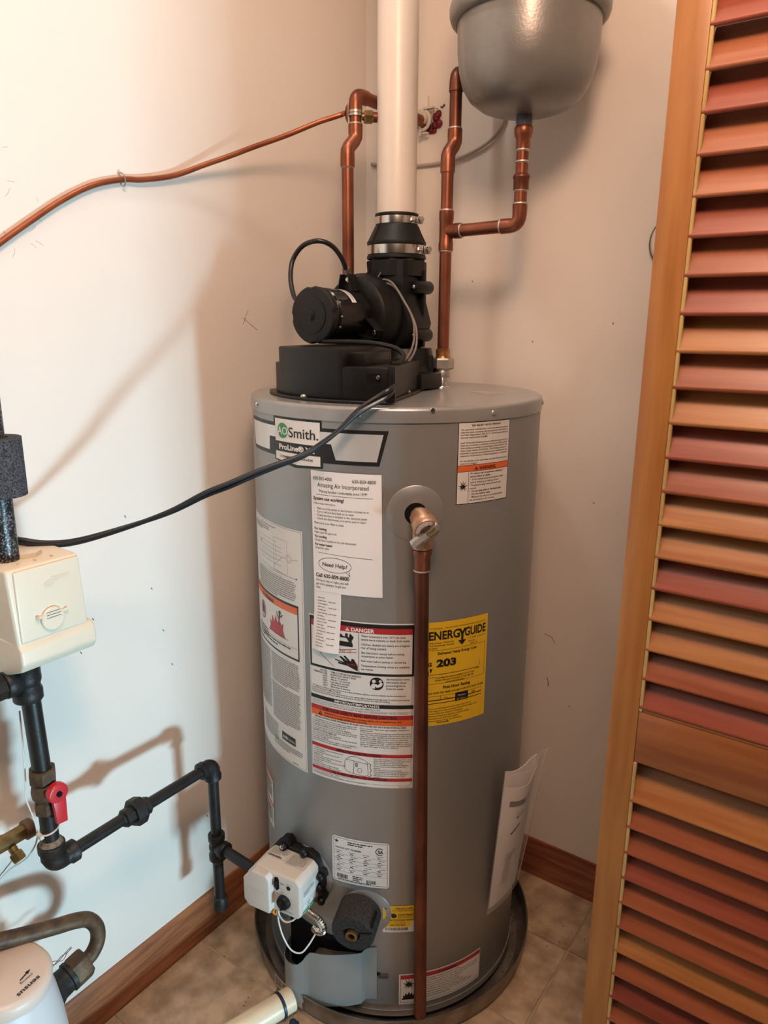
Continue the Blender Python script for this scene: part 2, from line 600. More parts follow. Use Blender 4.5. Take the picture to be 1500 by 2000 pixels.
wall_left = struct(obj('wall_left', B().box((-0.05, -1.6, CEIL / 2), (0.1, 3.3, CEIL)), 'wall', smooth=0))
wall_back = struct(obj('wall_back', B().box((0.85, 0.05, CEIL / 2), (1.9, 0.1, CEIL)), 'wall', smooth=0))
wall_right = struct(obj('wall_right', B().box((1.57, -0.327, CEIL / 2), (0.1, 0.654, CEIL)), 'wall', smooth=0))
wall_front = struct(obj('wall_front', B().box((1.44, -0.71, CEIL / 2), (0.36, 0.11, CEIL)), 'wall', smooth=0))  # unseen closet front, put in to stop daylight leaking past the door
trim_1 = struct(obj('trim_1', B().box((1.249, -0.705, 1.03), (0.018, 0.13, 2.06)), 'stile', smooth=0, bevel=0.002))  # unseen jamb, put in with the front wall to block stray daylight
ceiling = struct(obj('ceiling', B().box((1.3, -1.6, CEIL + 0.05), (2.7, 3.3, 0.1)), 'ceiling', smooth=0))


def baseboard(name, axis, L, m):
    # moulded profile: (projection from wall, height)
    prof = [(0, 0.003), (0.0135, 0.003), (0.0135, 0.020), (0.0125, 0.024), (0.0125, 0.062), (0.0105, 0.072), (0.0105, 0.078),
            (0.0075, 0.094), (0.0045, 0.1035), (0, 0.1043)]
    if axis == 'y':
        pl = [V((p, 0, z)) for p, z in prof]
        b = B().prism(pl, (0, -L, 0))
    else:
        pl = [V((0.0, -p, z)) for p, z in prof]
        b = B().prism(pl, (L, 0, 0))
    return struct(obj(name, b, m, smooth=25))


baseboard('baseboard_left', 'y', 3.2, 'base_wood')
baseboard('baseboard_back', 'x', 1.515, 'base_wood_x')


def blotch(name, parent, pts, w, m, nrm):
    """thin smear of scuffing lying on a wall; pts in world space"""
    nrm = V(nrm)
    b = B()
    for p, q in zip(pts[:-1], pts[1:]):
        p, q = V(p), V(q)
        side = nrm.cross((q - p).normalized()) * w / 2
        b.prism([p - side, q - side * 0.6, q + side * 0.6, p + side], nrm * 0.0003)
    return obj(name, b, m, parent, smooth=0)


sk = random.Random(11)
# scrapes and flecks on the walls, placed where they sit on the plaster
for (y, z, n, dy, dz) in ((-1.02, 1.585, 9, 0.07, 0.05), (-0.885, 1.50, 6, 0.03, 0.03), (-0.87, 1.60, 4, 0.03, 0.06)):
    for k in range(n):
        p = V((0.0001, y + sk.uniform(-dy, dy), z + sk.uniform(-dz, dz)))
        d = V((0, sk.uniform(-0.012, 0.012), sk.uniform(-0.014, 0.004)))
        blotch('scuff_mark', wall_left, [p, p + d * 0.5 + V((0, 0.002, 0)), p + d], 0.0011, 'scuff_grey', (1, 0, 0))
for (y, z) in ((-0.745, 1.03), (-0.70, 0.875), (-0.68, 0.78), (-0.83, 0.855), (-0.86, 0.80), (-0.60, 0.30), (-0.665, 0.70)):
    blotch('scuff_mark', wall_left, [(0.0001, y, z), (0.0001, y + 0.003, z - 0.005)], 0.002, 'scuff', (1, 0, 0))
blotch('scuff_mark', wall_left, [(0.0001, -0.425, 1.385), (0.0001, -0.405, 1.372), (0.0001, -0.385, 1.36)], 0.0014, 'scuff_tan', (1, 0, 0))
blotch('scuff_mark', wall_left, [(0.0001, -0.425, 1.372), (0.0001, -0.415, 1.392), (0.0001, -0.41, 1.40)], 0.0014, 'scuff_tan', (1, 0, 0))
blotch('scuff_mark', wall_back, [(0.528, -0.0001, 0.665), (0.545, -0.0001, 0.662), (0.556, -0.0001, 0.646)], 0.0014, 'scuff', (0, -1, 0))
blotch('scuff_mark', wall_back, [(0.541, -0.0001, 0.555), (0.545, -0.0001, 0.545), (0.545, -0.0001, 0.532)], 0.0022, 'scuff', (0, -1, 0))
for x, z in ((0.30, 1.47), (0.455, 1.34), (0.63, 1.38), (0.62, 1.00), (0.235, 1.63), (0.6, 0.5)):
    blotch('scuff_mark', wall_back, [(x, -0.0001, z), (x + 0.002, -0.0001, z - 0.004)], 0.002, 'scuff', (0, -1, 0))

# ---------------------------------------------------------------- louvred closet door, parallel to the back wall
DY, DX0, DX1, DT = -0.68, 0.8975, 1.235, 0.028
ST = 0.0345
door = bpy.data.objects.new('door_1', None)
COL.objects.link(door)
door.location = (DX0, DY, 0.01)
struct(door, 'orange stained louvred wooden closet door standing in front of the back wall')
yc = DY + DT / 2
ZT, ZB = 2.03, 0.012
obj('stile', B().box((DX0 + ST / 2, yc, (ZT + ZB) / 2), (ST, DT, ZT - ZB)), 'stile', door, bevel=0.0015)
obj('stile', B().box((DX1 - ST / 2, yc, (ZT + ZB) / 2), (ST, DT, ZT - ZB)), 'stile', door, bevel=0.0015)
PITCH_S = 0.0393
RT, RB = 0.912, 0.841
xi0, xi1 = DX0 + ST, DX1 - ST


def rail(z0, z1):
    obj('rail', B().box(((xi0 + xi1) / 2, yc, (z0 + z1) / 2), (xi1 - xi0, DT - 0.001, z1 - z0)), 'rail', door, bevel=0.0025)


rail(RB, RT)
rail(1.935, ZT - 0.0005)
rail(ZB + 0.0005, 0.13)
obj('rail_bead', B().box(((xi0 + xi1) / 2, DY + 0.004, RT + 0.0025), (xi1 - xi0 - 0.009, 0.007, 0.005)), 'rail', door, bevel=0.0015)
for z0, z1 in ((RT, 1.935), (0.13, RB)):
    for xs in (xi0 + 0.002, xi1 - 0.002):
        obj('edge_bead', B().box((xs, DY + 0.0028, (z0 + z1) / 2), (0.004, 0.0060, z1 - z0)), 'bead', door, bevel=0.001, bseg=1,
            label='pale unstained edge of the stile')
# slats: lower edge proud of the frame, upper edge tucked back under the next slat
SW, TH = 0.054, math.radians(59)
up = V((0, math.cos(TH), math.sin(TH)))
nr = V((0, -math.sin(TH), math.cos(TH)))
slat_l = xi1 - xi0 - 0.0010
sb = B()
n_ = 8
half = []
for i in range(n_ + 1):       # rounded long edges
    a = -PI / 2 + PI * i / n_
    half.append((SW / 2 - 0.003 + math.cos(a) * 0.003, math.sin(a) * 0.003))
prof = half + [(-p, -q) for p, q in half]
sb.prism([V((-slat_l / 2, 0, 0)) + up * p + nr * q for p, q in prof], (slat_l, 0, 0))
smesh = {}
zs = [RT + 0.004 + PITCH_S * k for k in range(26)] + [RB - 0.0576 - PITCH_S * k for k in range(17)]
pick = random.Random(5)
order_top = {0: 1, 1: 3, 2: 2, 3: 2, 4: 1, 5: 2, 6: 2, 7: 3, 8: 1, 9: 2, 10: 3, 11: 2, 12: 1, 13: 3, 14: 1, 15: 0, 16: 0, 17: 1, 18: 0, 19: 1, 20: 2}
order_low = {0: 2, 1: 3, 2: 3, 3: 1, 4: 3, 5: 3, 6: 2, 7: 3, 8: 4, 9: 3, 10: 2}
for k, z in enumerate(zs):
    c = order_top.get(k, pick.randrange(4)) if k < 26 else order_low.get(k - 26, pick.randrange(4))
    if z > 1.925 or z < 0.135:
        continue
    ctr = V(((xi0 + xi1) / 2, DY + 0.0005, z)) + up * (SW / 2)
    if c not in smesh:
        s = obj('slat', sb, 'slat%d' % c, door)
        smesh[c] = s
        s.location = ctr
    else:
        s = smesh[c].copy()
        COL.objects.link(s)
        s.location = ctr

# round cover plate on the back wall, mostly behind the door edge
t = thing('round_wall_cover', (0.742, 0, 1.53), 'round metal cover plate on the back wall, half hidden by the door edge', 'cover plate')
obj('plate', B().lathe([(0.050, 0), (0.050, 0.004), (0.046, 0.007), (0.0, 0.0075)], (0.742, -0.0003, 1.53), (0, -1, 0), 40), 'pvc', t)
obj('rim', B().lathe([(0.0505, 0), (0.0525, 0.002), (0.0525, 0.005), (0.0505, 0.006)], (0.742, -0.0003, 1.53), (0, -1, 0), 40, False, False),
    'zinc', t)

# ================================================================== DRAIN PAN
PR = 0.318
pan = thing('drain_pan', (HX, HY, 0.0045), 'round dull aluminium drain pan on the floor under the water heater', 'pan')
pz = 0.0048
obj('pan_floor', B().lathe([(0.0, pz + 0.001), (PR - 0.022, pz + 0.001), (PR - 0.022, pz), (0, pz)], (HX, HY, 0), seg=72), 'alu', pan)
pb = B()
pb.lathe([(PR - 0.022, pz), (PR - 0.012, pz), (PR - 0.003, 0.012), (PR - 0.0005, 0.05), (PR + 0.0015, 0.0525), (PR + 0.0005, 0.0545),
          (PR - 0.002, 0.053), (PR - 0.005, 0.015), (PR - 0.013, 0.0085), (PR - 0.022, pz + 0.0012)], (HX, HY, 0), seg=96,
         cap0=False, cap1=False)
obj('pan_rim', pb, 'alu', pan)
# barcode label on the outside of the rim


def pan_fn(x, y, lift):
    a = math.radians(-105.5) + x * 0.001 / PR
    r = PR + 0.0008 + lift - 0.0002
    return (HX + math.cos(a) * r, HY + math.sin(a) * r, 0.0475 - y * 0.001)


sh = Sheet(pan_fn)
sh.rect(0, 0, 88, 30, 'tan', 0)
sh.bars(30, 4, 34, 13)
sh.text(30, 23, 4.2, '0 38753 34072', 'black')
sh.small(4, 5, 22, 5, 4.5, 2.2, 'black')
sh.small(68, 8, 16, 3, 5, 2.4, 'black')
sh.build('barcode_label', pan, 'tan')
db = B()
for k in range(120):
    a, r_ = flk.uniform(-PI * 0.62, PI * 0.2), flk.uniform(0.283, 0.298)
    x, y = HX + math.cos(a) * r_, HY + math.sin(a) * r_
    w = flk.uniform(0.0008, 0.003)
    db.sphere((x, y, pz + 0.0015), w, 5, 3, (1, 1, 0.4))
o = obj('debris', db, 'scuff', pan, smooth=0)
o['kind'] = 'stuff'

# ivory drain pipe leaving the pan at floor level
t = thing('pvc_drain_pipe', (0.285, -0.70, 0.005), 'ivory plastic drain pipe on the floor running out of the pan', 'pipe')
pd = V((-0.30, -0.95, 0)).normalized()
p0 = V((0.2995, -0.6575, 0.0315))
obj('pipe', B().tube(p0, p0 + pd * 0.75, 0.0240, seg=36), 'pvc_drain', t)
obj('cement_ring', B().lathe([(0.0243, 0), (0.0262, 0.001), (0.0262, 0.006), (0.0243, 0.007)], p0 + pd * 0.022, pd, 36, False, False), 'cement', t,
    label='dark blue solvent cement ring')
o = B()
for k in range(7):
    q = p0 + pd * 0.024 + V((0.03 + flk.uniform(-0.006, 0.01), flk.uniform(-0.03, 0.012), -0.0262))
    o.sphere(q, flk.uniform(0.005, 0.010), 10, 4, (1, 1, 0.08))
obj('cement_spill', o, 'cement', t)

# ================================================================== WATER HEATER
heater = thing('water_heater', (HX, HY, HB), 'tall grey cylindrical water heater standing in the drain pan in the closet corner',
               'water heater')


def cyl(deg, z, r=R):
    a = math.radians(deg)
    return V((HX + math.cos(a) * r, HY + math.sin(a) * r, z))


def rad(deg):
    a = math.radians(deg)
    return V((math.cos(a), math.sin(a), 0))


obj('jacket', B().lathe([(R - 0.012, 0.036), (R - 0.0006, 0.036), (R, 0.0375), (R, 1.224), (R - 0.012, 1.224)], (HX, HY, 0), seg=160,
                        cap0=True, cap1=True), 'jacket', heater)
# lower skirt with its lapped seam, and the ragged edge below it
obj('base_skirt', B().lathe([(R - 0.012, HB + 0.008), (R + 0.0012, HB + 0.008), (R + 0.0018, 0.026), (R + 0.0012, 0.0385), (R - 0.001, 0.039)],
                            (HX, HY, 0), seg=160), 'jacket', heater)
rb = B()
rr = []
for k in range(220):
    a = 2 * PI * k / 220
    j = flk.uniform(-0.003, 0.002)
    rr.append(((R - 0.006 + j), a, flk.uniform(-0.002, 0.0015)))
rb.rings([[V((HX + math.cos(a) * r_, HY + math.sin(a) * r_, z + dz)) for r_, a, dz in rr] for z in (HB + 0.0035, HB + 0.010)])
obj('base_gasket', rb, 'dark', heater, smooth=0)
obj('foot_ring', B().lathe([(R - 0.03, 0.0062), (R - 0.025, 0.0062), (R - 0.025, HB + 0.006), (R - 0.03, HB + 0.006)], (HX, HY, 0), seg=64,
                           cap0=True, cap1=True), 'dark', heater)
obj('lid', B().lathe([(R + 0.0005, 1.2215), (R + 0.0022, 1.2215), (R + 0.0022, 1.2400), (R + 0.0012, 1.2438), (R - 0.002, 1.2462),
                      (R - 0.006, HT), (0, HT)], (HX, HY, 0), seg=160, cap0=False), 'lid', heater, smooth=50)
for dg_ in (-117.9, -68, -43.5, -20.5, 21.2, 75, 120, 165):
    p = cyl(dg_, 1.2338 if dg_ != -43.5 else 1.2425, R + 0.0019)
    b = B().lathe([(0.0042, 0), (0.0046, 0.0008), (0.0036, 0.0028), (0.0, 0.0034)], p, rad(dg_), 14)
    obj('screw', b, 'steel', heater)


b = B()
b.prism([V((HX + x, HY + y, HT + 0.0001)) for x, y in ((0.115, 0.085), (0.175, 0.055), (0.190, 0.085), (0.130, 0.118))], (0, 0, 0.0003))
obj('lid_sticker', b, mat('faded_sticker', (0.40, 0.37, 0.34), 0.5, var=0.25, scale=120), heater, smooth=0)


def hsheet(a0, z0, step=6.0):
    def fn(x, y, lift):
        a = math.radians(a0) + x * 0.001 / R
        r = R + lift
        return (HX + math.cos(a) * r, HY + math.sin(a) * r, z0 - y * 0.001)
    return Sheet(fn, step)


def tri(s, x, y, h, col='black', mark='white', layer=2):
    s.poly([(x, y), (x + h * 0.58, y - h), (x + h * 1.16, y)], col, layer, False)
    s.rect(x + h * 0.52, y - h * 0.68, x + h * 0.64, y - h * 0.32, mark, layer + 1)
    s.rect(x + h * 0.52, y - h * 0.23, x + h * 0.64, y - h * 0.11, mark, layer + 1)


def burst(s, x, y, w, col='black'):
    pts = [(-.5, .32), (-.22, .04), (-.52, -.16), (-.16, -.10), (-.32, -.58), (-.05, -.16), (.0, -.70), (.06, -.16), (.34, -.56), (.16, -.10),
           (.54, -.14), (.22, .05), (.52, .34), (.19, .12), (.32, .52), (.08, .15), (.0, .40), (-.08, .15), (-.30, .50), (-.18, .12)]
    s.poly([(x + a * w, y + b_ * w) for a, b_ in pts], col, 2, False)


def flames(s, x, y, w, col, layer=2):
    pts = [(-.5, .3), (-.36, .12), (-.40, -.08), (-.26, .02), (-.22, -.26), (-.10, -.06), (.02, -.34), (.08, -.08), (.22, -.28), (.24, -.02),
           (.42, -.16), (.40, .08), (.52, .3)]
    s.poly([(x + a * w, y + b_ * w) for a, b_ in pts], col, layer, False)


# --- maker's banner
sh = hsheet(-127, 1.2217)
sh.poly([(2, 12), (107.7, 12.4), (107.7, -0.2), (223.3, -0.2), (223.3, 13.1), (338.3, 13.1), (323.1, 71.4), (224.3, 71.4), (224.3, 81.2),
         (165.9, 86), (109.6, 77), (109.6, 70), (14.5, 69.5)], 'black', 0)
sh.poly([(4.5, 18.5), (112.6, 18.5), (112.4, 38), (92.6, 38), (91.0, 63), (18.0, 63)], 'silver', 1)
sh.rect(113, 4.6, 219.5, 43.6, 'white', 2)
sh.rect(113, 61.5, 219.5, 75.2, 'white', 1)
sh.poly([(113, 75.2), (219.5, 75.2), (219.5, 78.2), (168, 80.6), (113, 75.2001)], 'white', 1)
sh.poly([(219.6, 19.0), (329.7, 19.4), (318.9, 64.6), (248.6, 64.6), (240.2, 38.6), (219.6, 38.6)], 'silver', 1)
sh.disc(134.5, 24.6, 14.3, 'green', 3, 13.4)
sh.text(120.6, 31.2, 18.5, 'AO', 'white', 26.5, 0.012, layer=4)
sh.text(150.5, 34.0, 24, 'Smith.', 'black', 66, 0.012, layer=4)
sh.text(123.6, 57.0, 12.5, 'ProLine® XE', 'white', 85, 0.035, layer=3)
sh.text(126.5, 71.3, 5.2, 'COMMERCIAL GRADE', 'black', 78, 0.02, layer=3)
sh.build('brand_label', heater, 'black', label='black and silver maker\'s banner with white name panel')

# --- relief valve warning
sh = hsheet(-34.2, 1.2208)
Wd, Ht = 110.5, 138.5
sh.rect(0, 0, Wd, Ht, 'black', 0)
sh.rect(1.2, 1.2, Wd - 1.2, Ht - 1.2, 'white', 1)
sh.text(Wd / 2, 7.4, 4.6, 'T&P RELIEF VALVE OPENING', w=62, bold=0.02, align='c')
tx = ['This water heater is provided with a combination temperature-pressure', 'relief valve listed as complying with the standard for Relief Valves for',
      'Hot Water Supply Systems, ANSI Z21.22 - CSA 4.4 (latest edition) and', 'the code requirements of ASME.', '',
      'Install Temperature-Pressure protective equipment required by local', 'codes, but not less than a combination Temperature-Pressure Relief',
      'Valve certified as meeting the requirements of Relief Valves for Hot', 'Water Supply Systems, ANSI Z21.22 - CSA 4.4 (latest edition) by a',
      'nationally recognized testing laboratory that maintains periodic', 'inspection of production of listed equipment or materials.', '',
      'For safe operation of the water heater, the Relief Valve must not be', 'removed or plugged.']
for i, s_ in enumerate(tx):
    if s_:
        sh.text(5, 13.6 + i * 4.35, 4.0, s_, w=100 if len(s_) > 56 else None, bold=0.008)
sh.rect(1.2, 71.5, Wd - 1.2, 72.3, 'black', 2)
sh.rect(1.2, 72.3, Wd - 1.2, 82.2, 'orange', 2)
sh.rect(1.2, 82.2, Wd - 1.2, 83.0, 'black', 2)
tri(sh, 33.5, 80.4, 6.2, 'black', 'orange', 3)
sh.text(42, 80.5, 8.0, 'WARNING', w=36, bold=0.03, layer=4)
sh.rect(22, 83, 22.7, Ht - 1.2, 'black', 2)
burst(sh, 11.8, 108, 17)
ln = [('To reduce risk of explosion resulting in', 1), ('serious injury or death:', 1), ('•  If the temperature and pressure relief', 0),
      ('    valve is dripping or leaking, follow', 0), ('    "Troubleshooting" instructions in the', 0), ('    manual.', 0),
      ('•  Do not plug valve or discharge pipe.', 1), ('•  Do not remove valve.', 1), ('•  Maintain the valve in accordance with', 0),
      ('    the procedure in the manual.', 0)]
for i, (s_, b_) in enumerate(ln):
    sh.text(25, 88 + i * 5.05, 4.5, s_, bold=0.022 if b_ else 0.008)
sh.build('valve_warning_label', heater, 'black', label='white label with orange warning band, high on the right')

# --- wiring and vapour warning, wrapping away to the left
sh = hsheet(-133, 1.0238)
Wd, Ht = 207, 479
sh.rect(0, 0, Wd, Ht, 'white', 0)
sh.frame(2.5, 2.5, Wd - 3, Ht - 3, 0.6, 'grey', 1)
sh.text(95, 10, 4.5, 'ELECTRIC WIRING DIAGRAM', w=70, align='c')
sh.small(20, 13, 90, 3, 4, 1.7)
sh.frame(45, 34, 130, 70, 0.5, 'grey', 1)
sh.frame(122, 26, 166, 90, 0.5, 'grey', 1)
for y in (42, 50, 58, 66, 76, 88, 96):
    sh.line([(60, y), (150, y + 1)], 0.5, 'grey')
for r_ in (5, 8):
    pts = [(170 + r_ * math.cos(t_ * PI / 10), 58 + r_ * math.sin(t_ * PI / 10)) for t_ in range(21)]
    sh.line(pts, 0.5, 'grey')
sh.line([(120, 82), (150, 60), (160, 58)], 0.6, 'grey')
sh.line([(178, 58), (195, 56)], 0.6, 'grey')
sh.line([(100, 92), (188, 92)], 0.7, 'grey')
sh.disc(190, 92, 1.6, 'black', 2)
sh.disc(62, 47, 2.2, 'black', 2)
sh.small(40, 100, 150, 10, 4.2, 1.7)
sh.rect(0.6, 143, Wd - 14, 253, 'black', 1)
sh.rect(0.6, 147.5, Wd - 17, 249, 'white', 2)
sh.rect(0.6, 147.5, Wd - 17, 160.5, 'orange', 3)
tri(sh, 60, 158.5, 8, 'black', 'orange', 4)
sh.text(72, 158.5, 9, 'WARNING', w=44, bold=0.03, layer=5)
for r0 in (17,):
    pts = [(60 + 13 * math.cos(t_ * PI / 12), 189 + r0 * math.sin(t_ * PI / 12)) for t_ in range(25)]
    sh.line(pts, 2.6, 'red', 5)
sh.rect(54, 182, 67, 197, 'black', 4)
sh.rect(57, 176, 63, 182, 'black', 4)
sh.line([(51, 178), (69, 201)], 2.4, 'red', 5)
flames(sh, 122, 200, 62, 'red', 4)
sh.disc(137, 171, 4.0, 'black', 4)
sh.line([(137, 175), (133, 187), (139, 196)], 5, 'black', 4)
sh.line([(130, 182), (126, 172)], 2.4, 'black', 4)
sh.line([(139, 180), (147, 173)], 2.4, 'black', 4)
sh.text(118, 219, 4.6, 'Flammable Vapors', w=44, layer=4)
sh.line([(94, 216), (104, 213), (110, 219), (124, 215)], 0.7, 'grey', 4)
sh.line([(60, 228), (Wd - 17, 229)], 0.5, 'grey', 4)
sh.small(60, 232, 110, 2, 6, 2.6, 'black', 4)
for i, s_ in enumerate(('Vapors from flammable liquids will', 'ignite causing death or severe burns.')):
    pass
sh.small(30, 222, 60, 4, 6.0, 2.6, 'black', 4)
sh.small(10, 262, 84, 34, 3.9, 1.7)
sh.small(98, 262, 96, 15, 3.9, 1.7)
sh.small(98, 324, 96, 20, 3.9, 1.7)
sh.rect(132, 419, 176, 436, 'black', 2)
sh.text(135, 431.5, 9, 'AHRI', 'white', 17, 0.03, layer=3)
sh.text(153, 431.5, 7, 'CERTIFIED', 'white', 21, 0.0, layer=3)
sh.small(40, 412, 80, 10, 4.2, 1.7)
sh.small(100, 443, 96, 4, 4.2, 1.7)
sh.small(168, 471, 24, 1, 4, 1.7)
sh.build('wiring_label', heater, 'white', label='tall white label with a wiring diagram and an orange warning band')

# --- scald danger and lighting instructions
sh = hsheet(-88.3, 0.8752)
Wd, Ht = 198, 325
sh.rect(0, 0, Wd, Ht, 'white', 0)
sh.frame(1.5, 100, Wd - 4, Ht - 6, 0.5, 'grey', 1)
sh.rect(1.2, 2.5, Wd - 1.2, 100, 'black', 1)
sh.rect(5, 10, Wd - 5, 95.5, 'white', 2)
sh.rect(5, 10, Wd - 5, 20.5, 'red', 3)
tri(sh, 74, 18.8, 7, 'white', 'red', 4)
sh.text(85, 18.7, 9.6, 'DANGER', 'white', 42, 0.04, layer=5)
sh.rect(98.4, 20.5, 99.3, 95.5, 'black', 3)
dl = ['Water temperature over 120°F can cause', 'severe burns instantly or death from scalds.', None, 'Children, disabled and elderly are at highest',
      'risk of being scalded.', None, 'See instruction manual before setting', 'temperature at water heater.', None,
      'Feel water before bathing or showering.', None, 'Temperature limiting valves are available,', 'see manual.']
y = 27.5
for s_ in dl:
    if s_ is None:
        y += 2.5
        continue
    sh.text(103, y, 5.7, s_, bold=0.014, w=min(86, len(s_) * 2.05))
    y += 6.6
# tap, stream and hand pictogram
sh.rect(56, 40, 82, 49, 'black', 4)
sh.rect(56, 26, 60, 34, 'black', 4)
sh.poly([(55, 33), (76, 33), (80, 38), (82, 49), (88, 49), (88, 44), (84, 33), (78, 30), (70, 30), (66, 26), (56, 30)], 'black', 4, False)
sh.poly([(74, 24), (79, 24), (79, 30), (74, 30)], 'black', 4, False)
sh.poly([(83, 23), (90, 30), (85, 40), (81, 31)], 'black', 4, False)
sh.poly([(62, 50), (78, 50), (82, 72), (60, 72)], 'mint', 3, False)
sh.text(64, 61.5, 8, 'HOT', 'red', 22, 0.0, layer=5)
sh.line([(60, 57), (95, 52)], 0.8, 'red', 5)
sh.line([(60, 63), (95, 58)], 0.8, 'red', 5)
sh.line([(24, 71), (29, 66), (50, 66)], 0.8, 'black', 4)
sh.line([(24, 71), (52, 92)], 0.8, 'black', 4)
sh.poly([(54, 76), (72, 80), (62, 70), (66, 69), (78, 77), (70, 68), (74, 67), (84, 77), (86, 71), (90, 72), (97, 84), (97, 94), (78, 86), (60, 84),
         (60, 81), (70, 82), (54, 78)], 'black', 4, False)
sh.text(77, 84.5, 5.5, 'BURN', 'red', 19, 0.0, layer=5)
wl = [('WATER', 'TIME TO PRODUCE SERIOUS'), ('TEMPERATURE', 'BURNS ON ADULT SKIN'), ('160°F', 'About 1/2 second'), ('150°F', 'About 1 1/2 seconds'),
      ('140°F', 'Less than 5 seconds'), ('130°F', 'About 30 seconds'), ('120°F', 'More than 5 minutes')]
for i, (a, b_) in enumerate(wl):
    sh.text(38, 106 + i * 4.7, 4.5, a, align='r', bold=0.01)
    sh.text(45, 106 + i * 4.7, 4.5, b_, bold=0.01)
sh.disc(131, 115, 12.4, 'black', 2)
sh.disc(126, 110.5, 3.3, 'white', 3)
sh.poly([(121, 124), (121, 118), (124, 114.5), (128, 115.5), (134, 121), (131, 122.5), (128, 120), (128, 124.5)], 'white', 3, False)
sh.poly([(129, 115), (133, 117.5), (138, 112.5), (142, 113.5), (140, 119), (134, 122.5), (129, 118.5)], 'white', 3, False)
sh.disc(137.5, 110, 2.6, 'white', 3)
for i, s_ in enumerate(('See manual for more', 'information about', 'preventing burns', 'from hot water.')):
    sh.text(148, 107 + i * 6.2, 5.2, s_, bold=0.008, w=len(s_) * 2.1)
for i, s_ in enumerate(('The time to produce serious burns on the skin of infants, children, and the elderly can be even shorter.',
                        'Install Thermostatic Mixing Valves.', 'Even if you set the water heater thermostat to a low setting, higher temperatures may occur in certain circumstances.',
                        'Install thermostatic mixing valves at each point of use to reduce the risk of scalding.')):
    sh.text(5, 139 + (i - 0) * 4.0, 4.0, s_, w=min(186, len(s_) * 1.72), bold=0.008)
sh.rect(1.5, 156.0, Wd - 1.5, 163.5, 'black', 2)
sh.text(94, 162.2, 6.6, 'IMPORTANT/IMPORTANTE', 'white', 84, 0.025, 'c', 4)
sh.text(5, 168.2, 3.9, 'Read the manual and all labels. For a free manual, call 1-800-527-1953', w=132)
sh.text(5, 173.6, 3.9, 'Lea el manual para instrucciones e información de seguridad; manuales gratuitos, solicitar o llamar al', w=182)
sh.line([(3, 170), (Wd - 5, 170)], 0.4, 'grey')
sh.rect(1.5, 176.5, Wd - 1.5, 185.5, 'red', 2)
sh.text(97, 184.2, 8.2, 'FOR YOUR SAFETY READ BEFORE LIGHTING', 'black', 140, 0.03, 'c', 4)
sh.rect(1.5, 185.5, Wd - 1.5, 197.5, 'orange', 2)
tri(sh, 17, 195.6, 8.4, 'black', 'orange', 3)
sh.text(30, 190.8, 4.8, 'WARNING: If you do not follow these instructions exactly, a fire or explosion may result', w=146, bold=0.014, layer=4)
sh.text(30, 195.8, 4.8, 'causing property damage, personal injury or loss of life.', w=84, bold=0.014, layer=4)
sh.text(97, 202, 4.4, 'BEFORE LIGHTING: ENTIRE SYSTEM MUST BE FILLED WITH WATER AND AIR PURGED FROM ALL LINES', w=174, bold=0.02, align='c')
c1 = ['A. This appliance does not have a pilot. It is equipped with', '    an ignition device which automatically lights the burner.', '    Do not try to light the burner by hand.',
      'B. BEFORE LIGHTING smell all around the appliance', '    area for gas. Be sure to smell next to the floor because', '    some gas is heavier than air and will settle on the floor.',
      '    WHAT TO DO IF YOU SMELL GAS', '    Do not try to light any appliance.', '    Do not touch any electric switch; do not use any phone', '    in your building.',
      '    Immediately call your gas supplier from a neighbor\'s', '    phone. Follow the gas supplier\'s instructions.']
for i, s_ in enumerate(c1):
    sh.text(5, 207 + i * 3.95, 3.8, s_, w=min(90, len(s_) * 1.6), bold=0.02 if 'WHAT' in s_ else 0.006)
c2 = ['    If you cannot reach your gas supplier, call the fire', '    department.', 'C. Use only your hand to turn the gas control buttons. Never',
      '    use tools. If the control buttons will not turn, don\'t try to', '    repair them; call a qualified service technician. Force or', '    attempted repair may result in a fire or explosion.',
      'D. Do not use this appliance if any part has been under', '    water. Immediately contact a qualified installer or service', '    agency to replace a flooded water heater. Do not attempt',
      '    to repair the unit. It must be replaced.']
for i, s_ in enumerate(c2):
    sh.text(101, 207 + i * 3.95, 3.8, s_, w=min(92, len(s_) * 1.6), bold=0.006)
sh.rect(1.5, 255.5, Wd - 1.5, 262.5, 'red', 2)
sh.text(97, 261.4, 6.6, 'OPERATING INSTRUCTIONS', 'black', 86, 0.03, 'c', 4)
c3 = ['1. STOP! Read the safety information above', '    on this label.', '2. Turn off all electric power to the', '    appliance.', '3. Turn the thermostat counter clockwise',
      '    to the lowest setting.', '4. Set the switch on the control to the "OFF"', '    position.', '5. Do not attempt to light manually.', '6. Wait 5 minutes to clear out any gas.']
for i, s_ in enumerate(c3):
    sh.text(5, 267.5 + i * 3.9, 3.7, s_, w=len(s_) * 1.5, bold=0.006)
c4 = ['If you then smell gas, STOP! Follow "B" in the', 'safety information above on this label. If you', 'don\'t smell gas, go to the next step.', 'Turn on all electric power to the appliance.',
      'Set the switch on the control to the "ON"', 'position.', 'Turn thermostat to desired setting.', 'If the appliance will not operate, follow the', 'instructions "To Turn Off Gas To Appliance"',
      'and call your service technician or gas', 'supplier.']
for i, s_ in enumerate(c4):
    sh.text(126, 267 + i * 3.75, 3.6, s_, w=len(s_) * 1.45, bold=0.006)
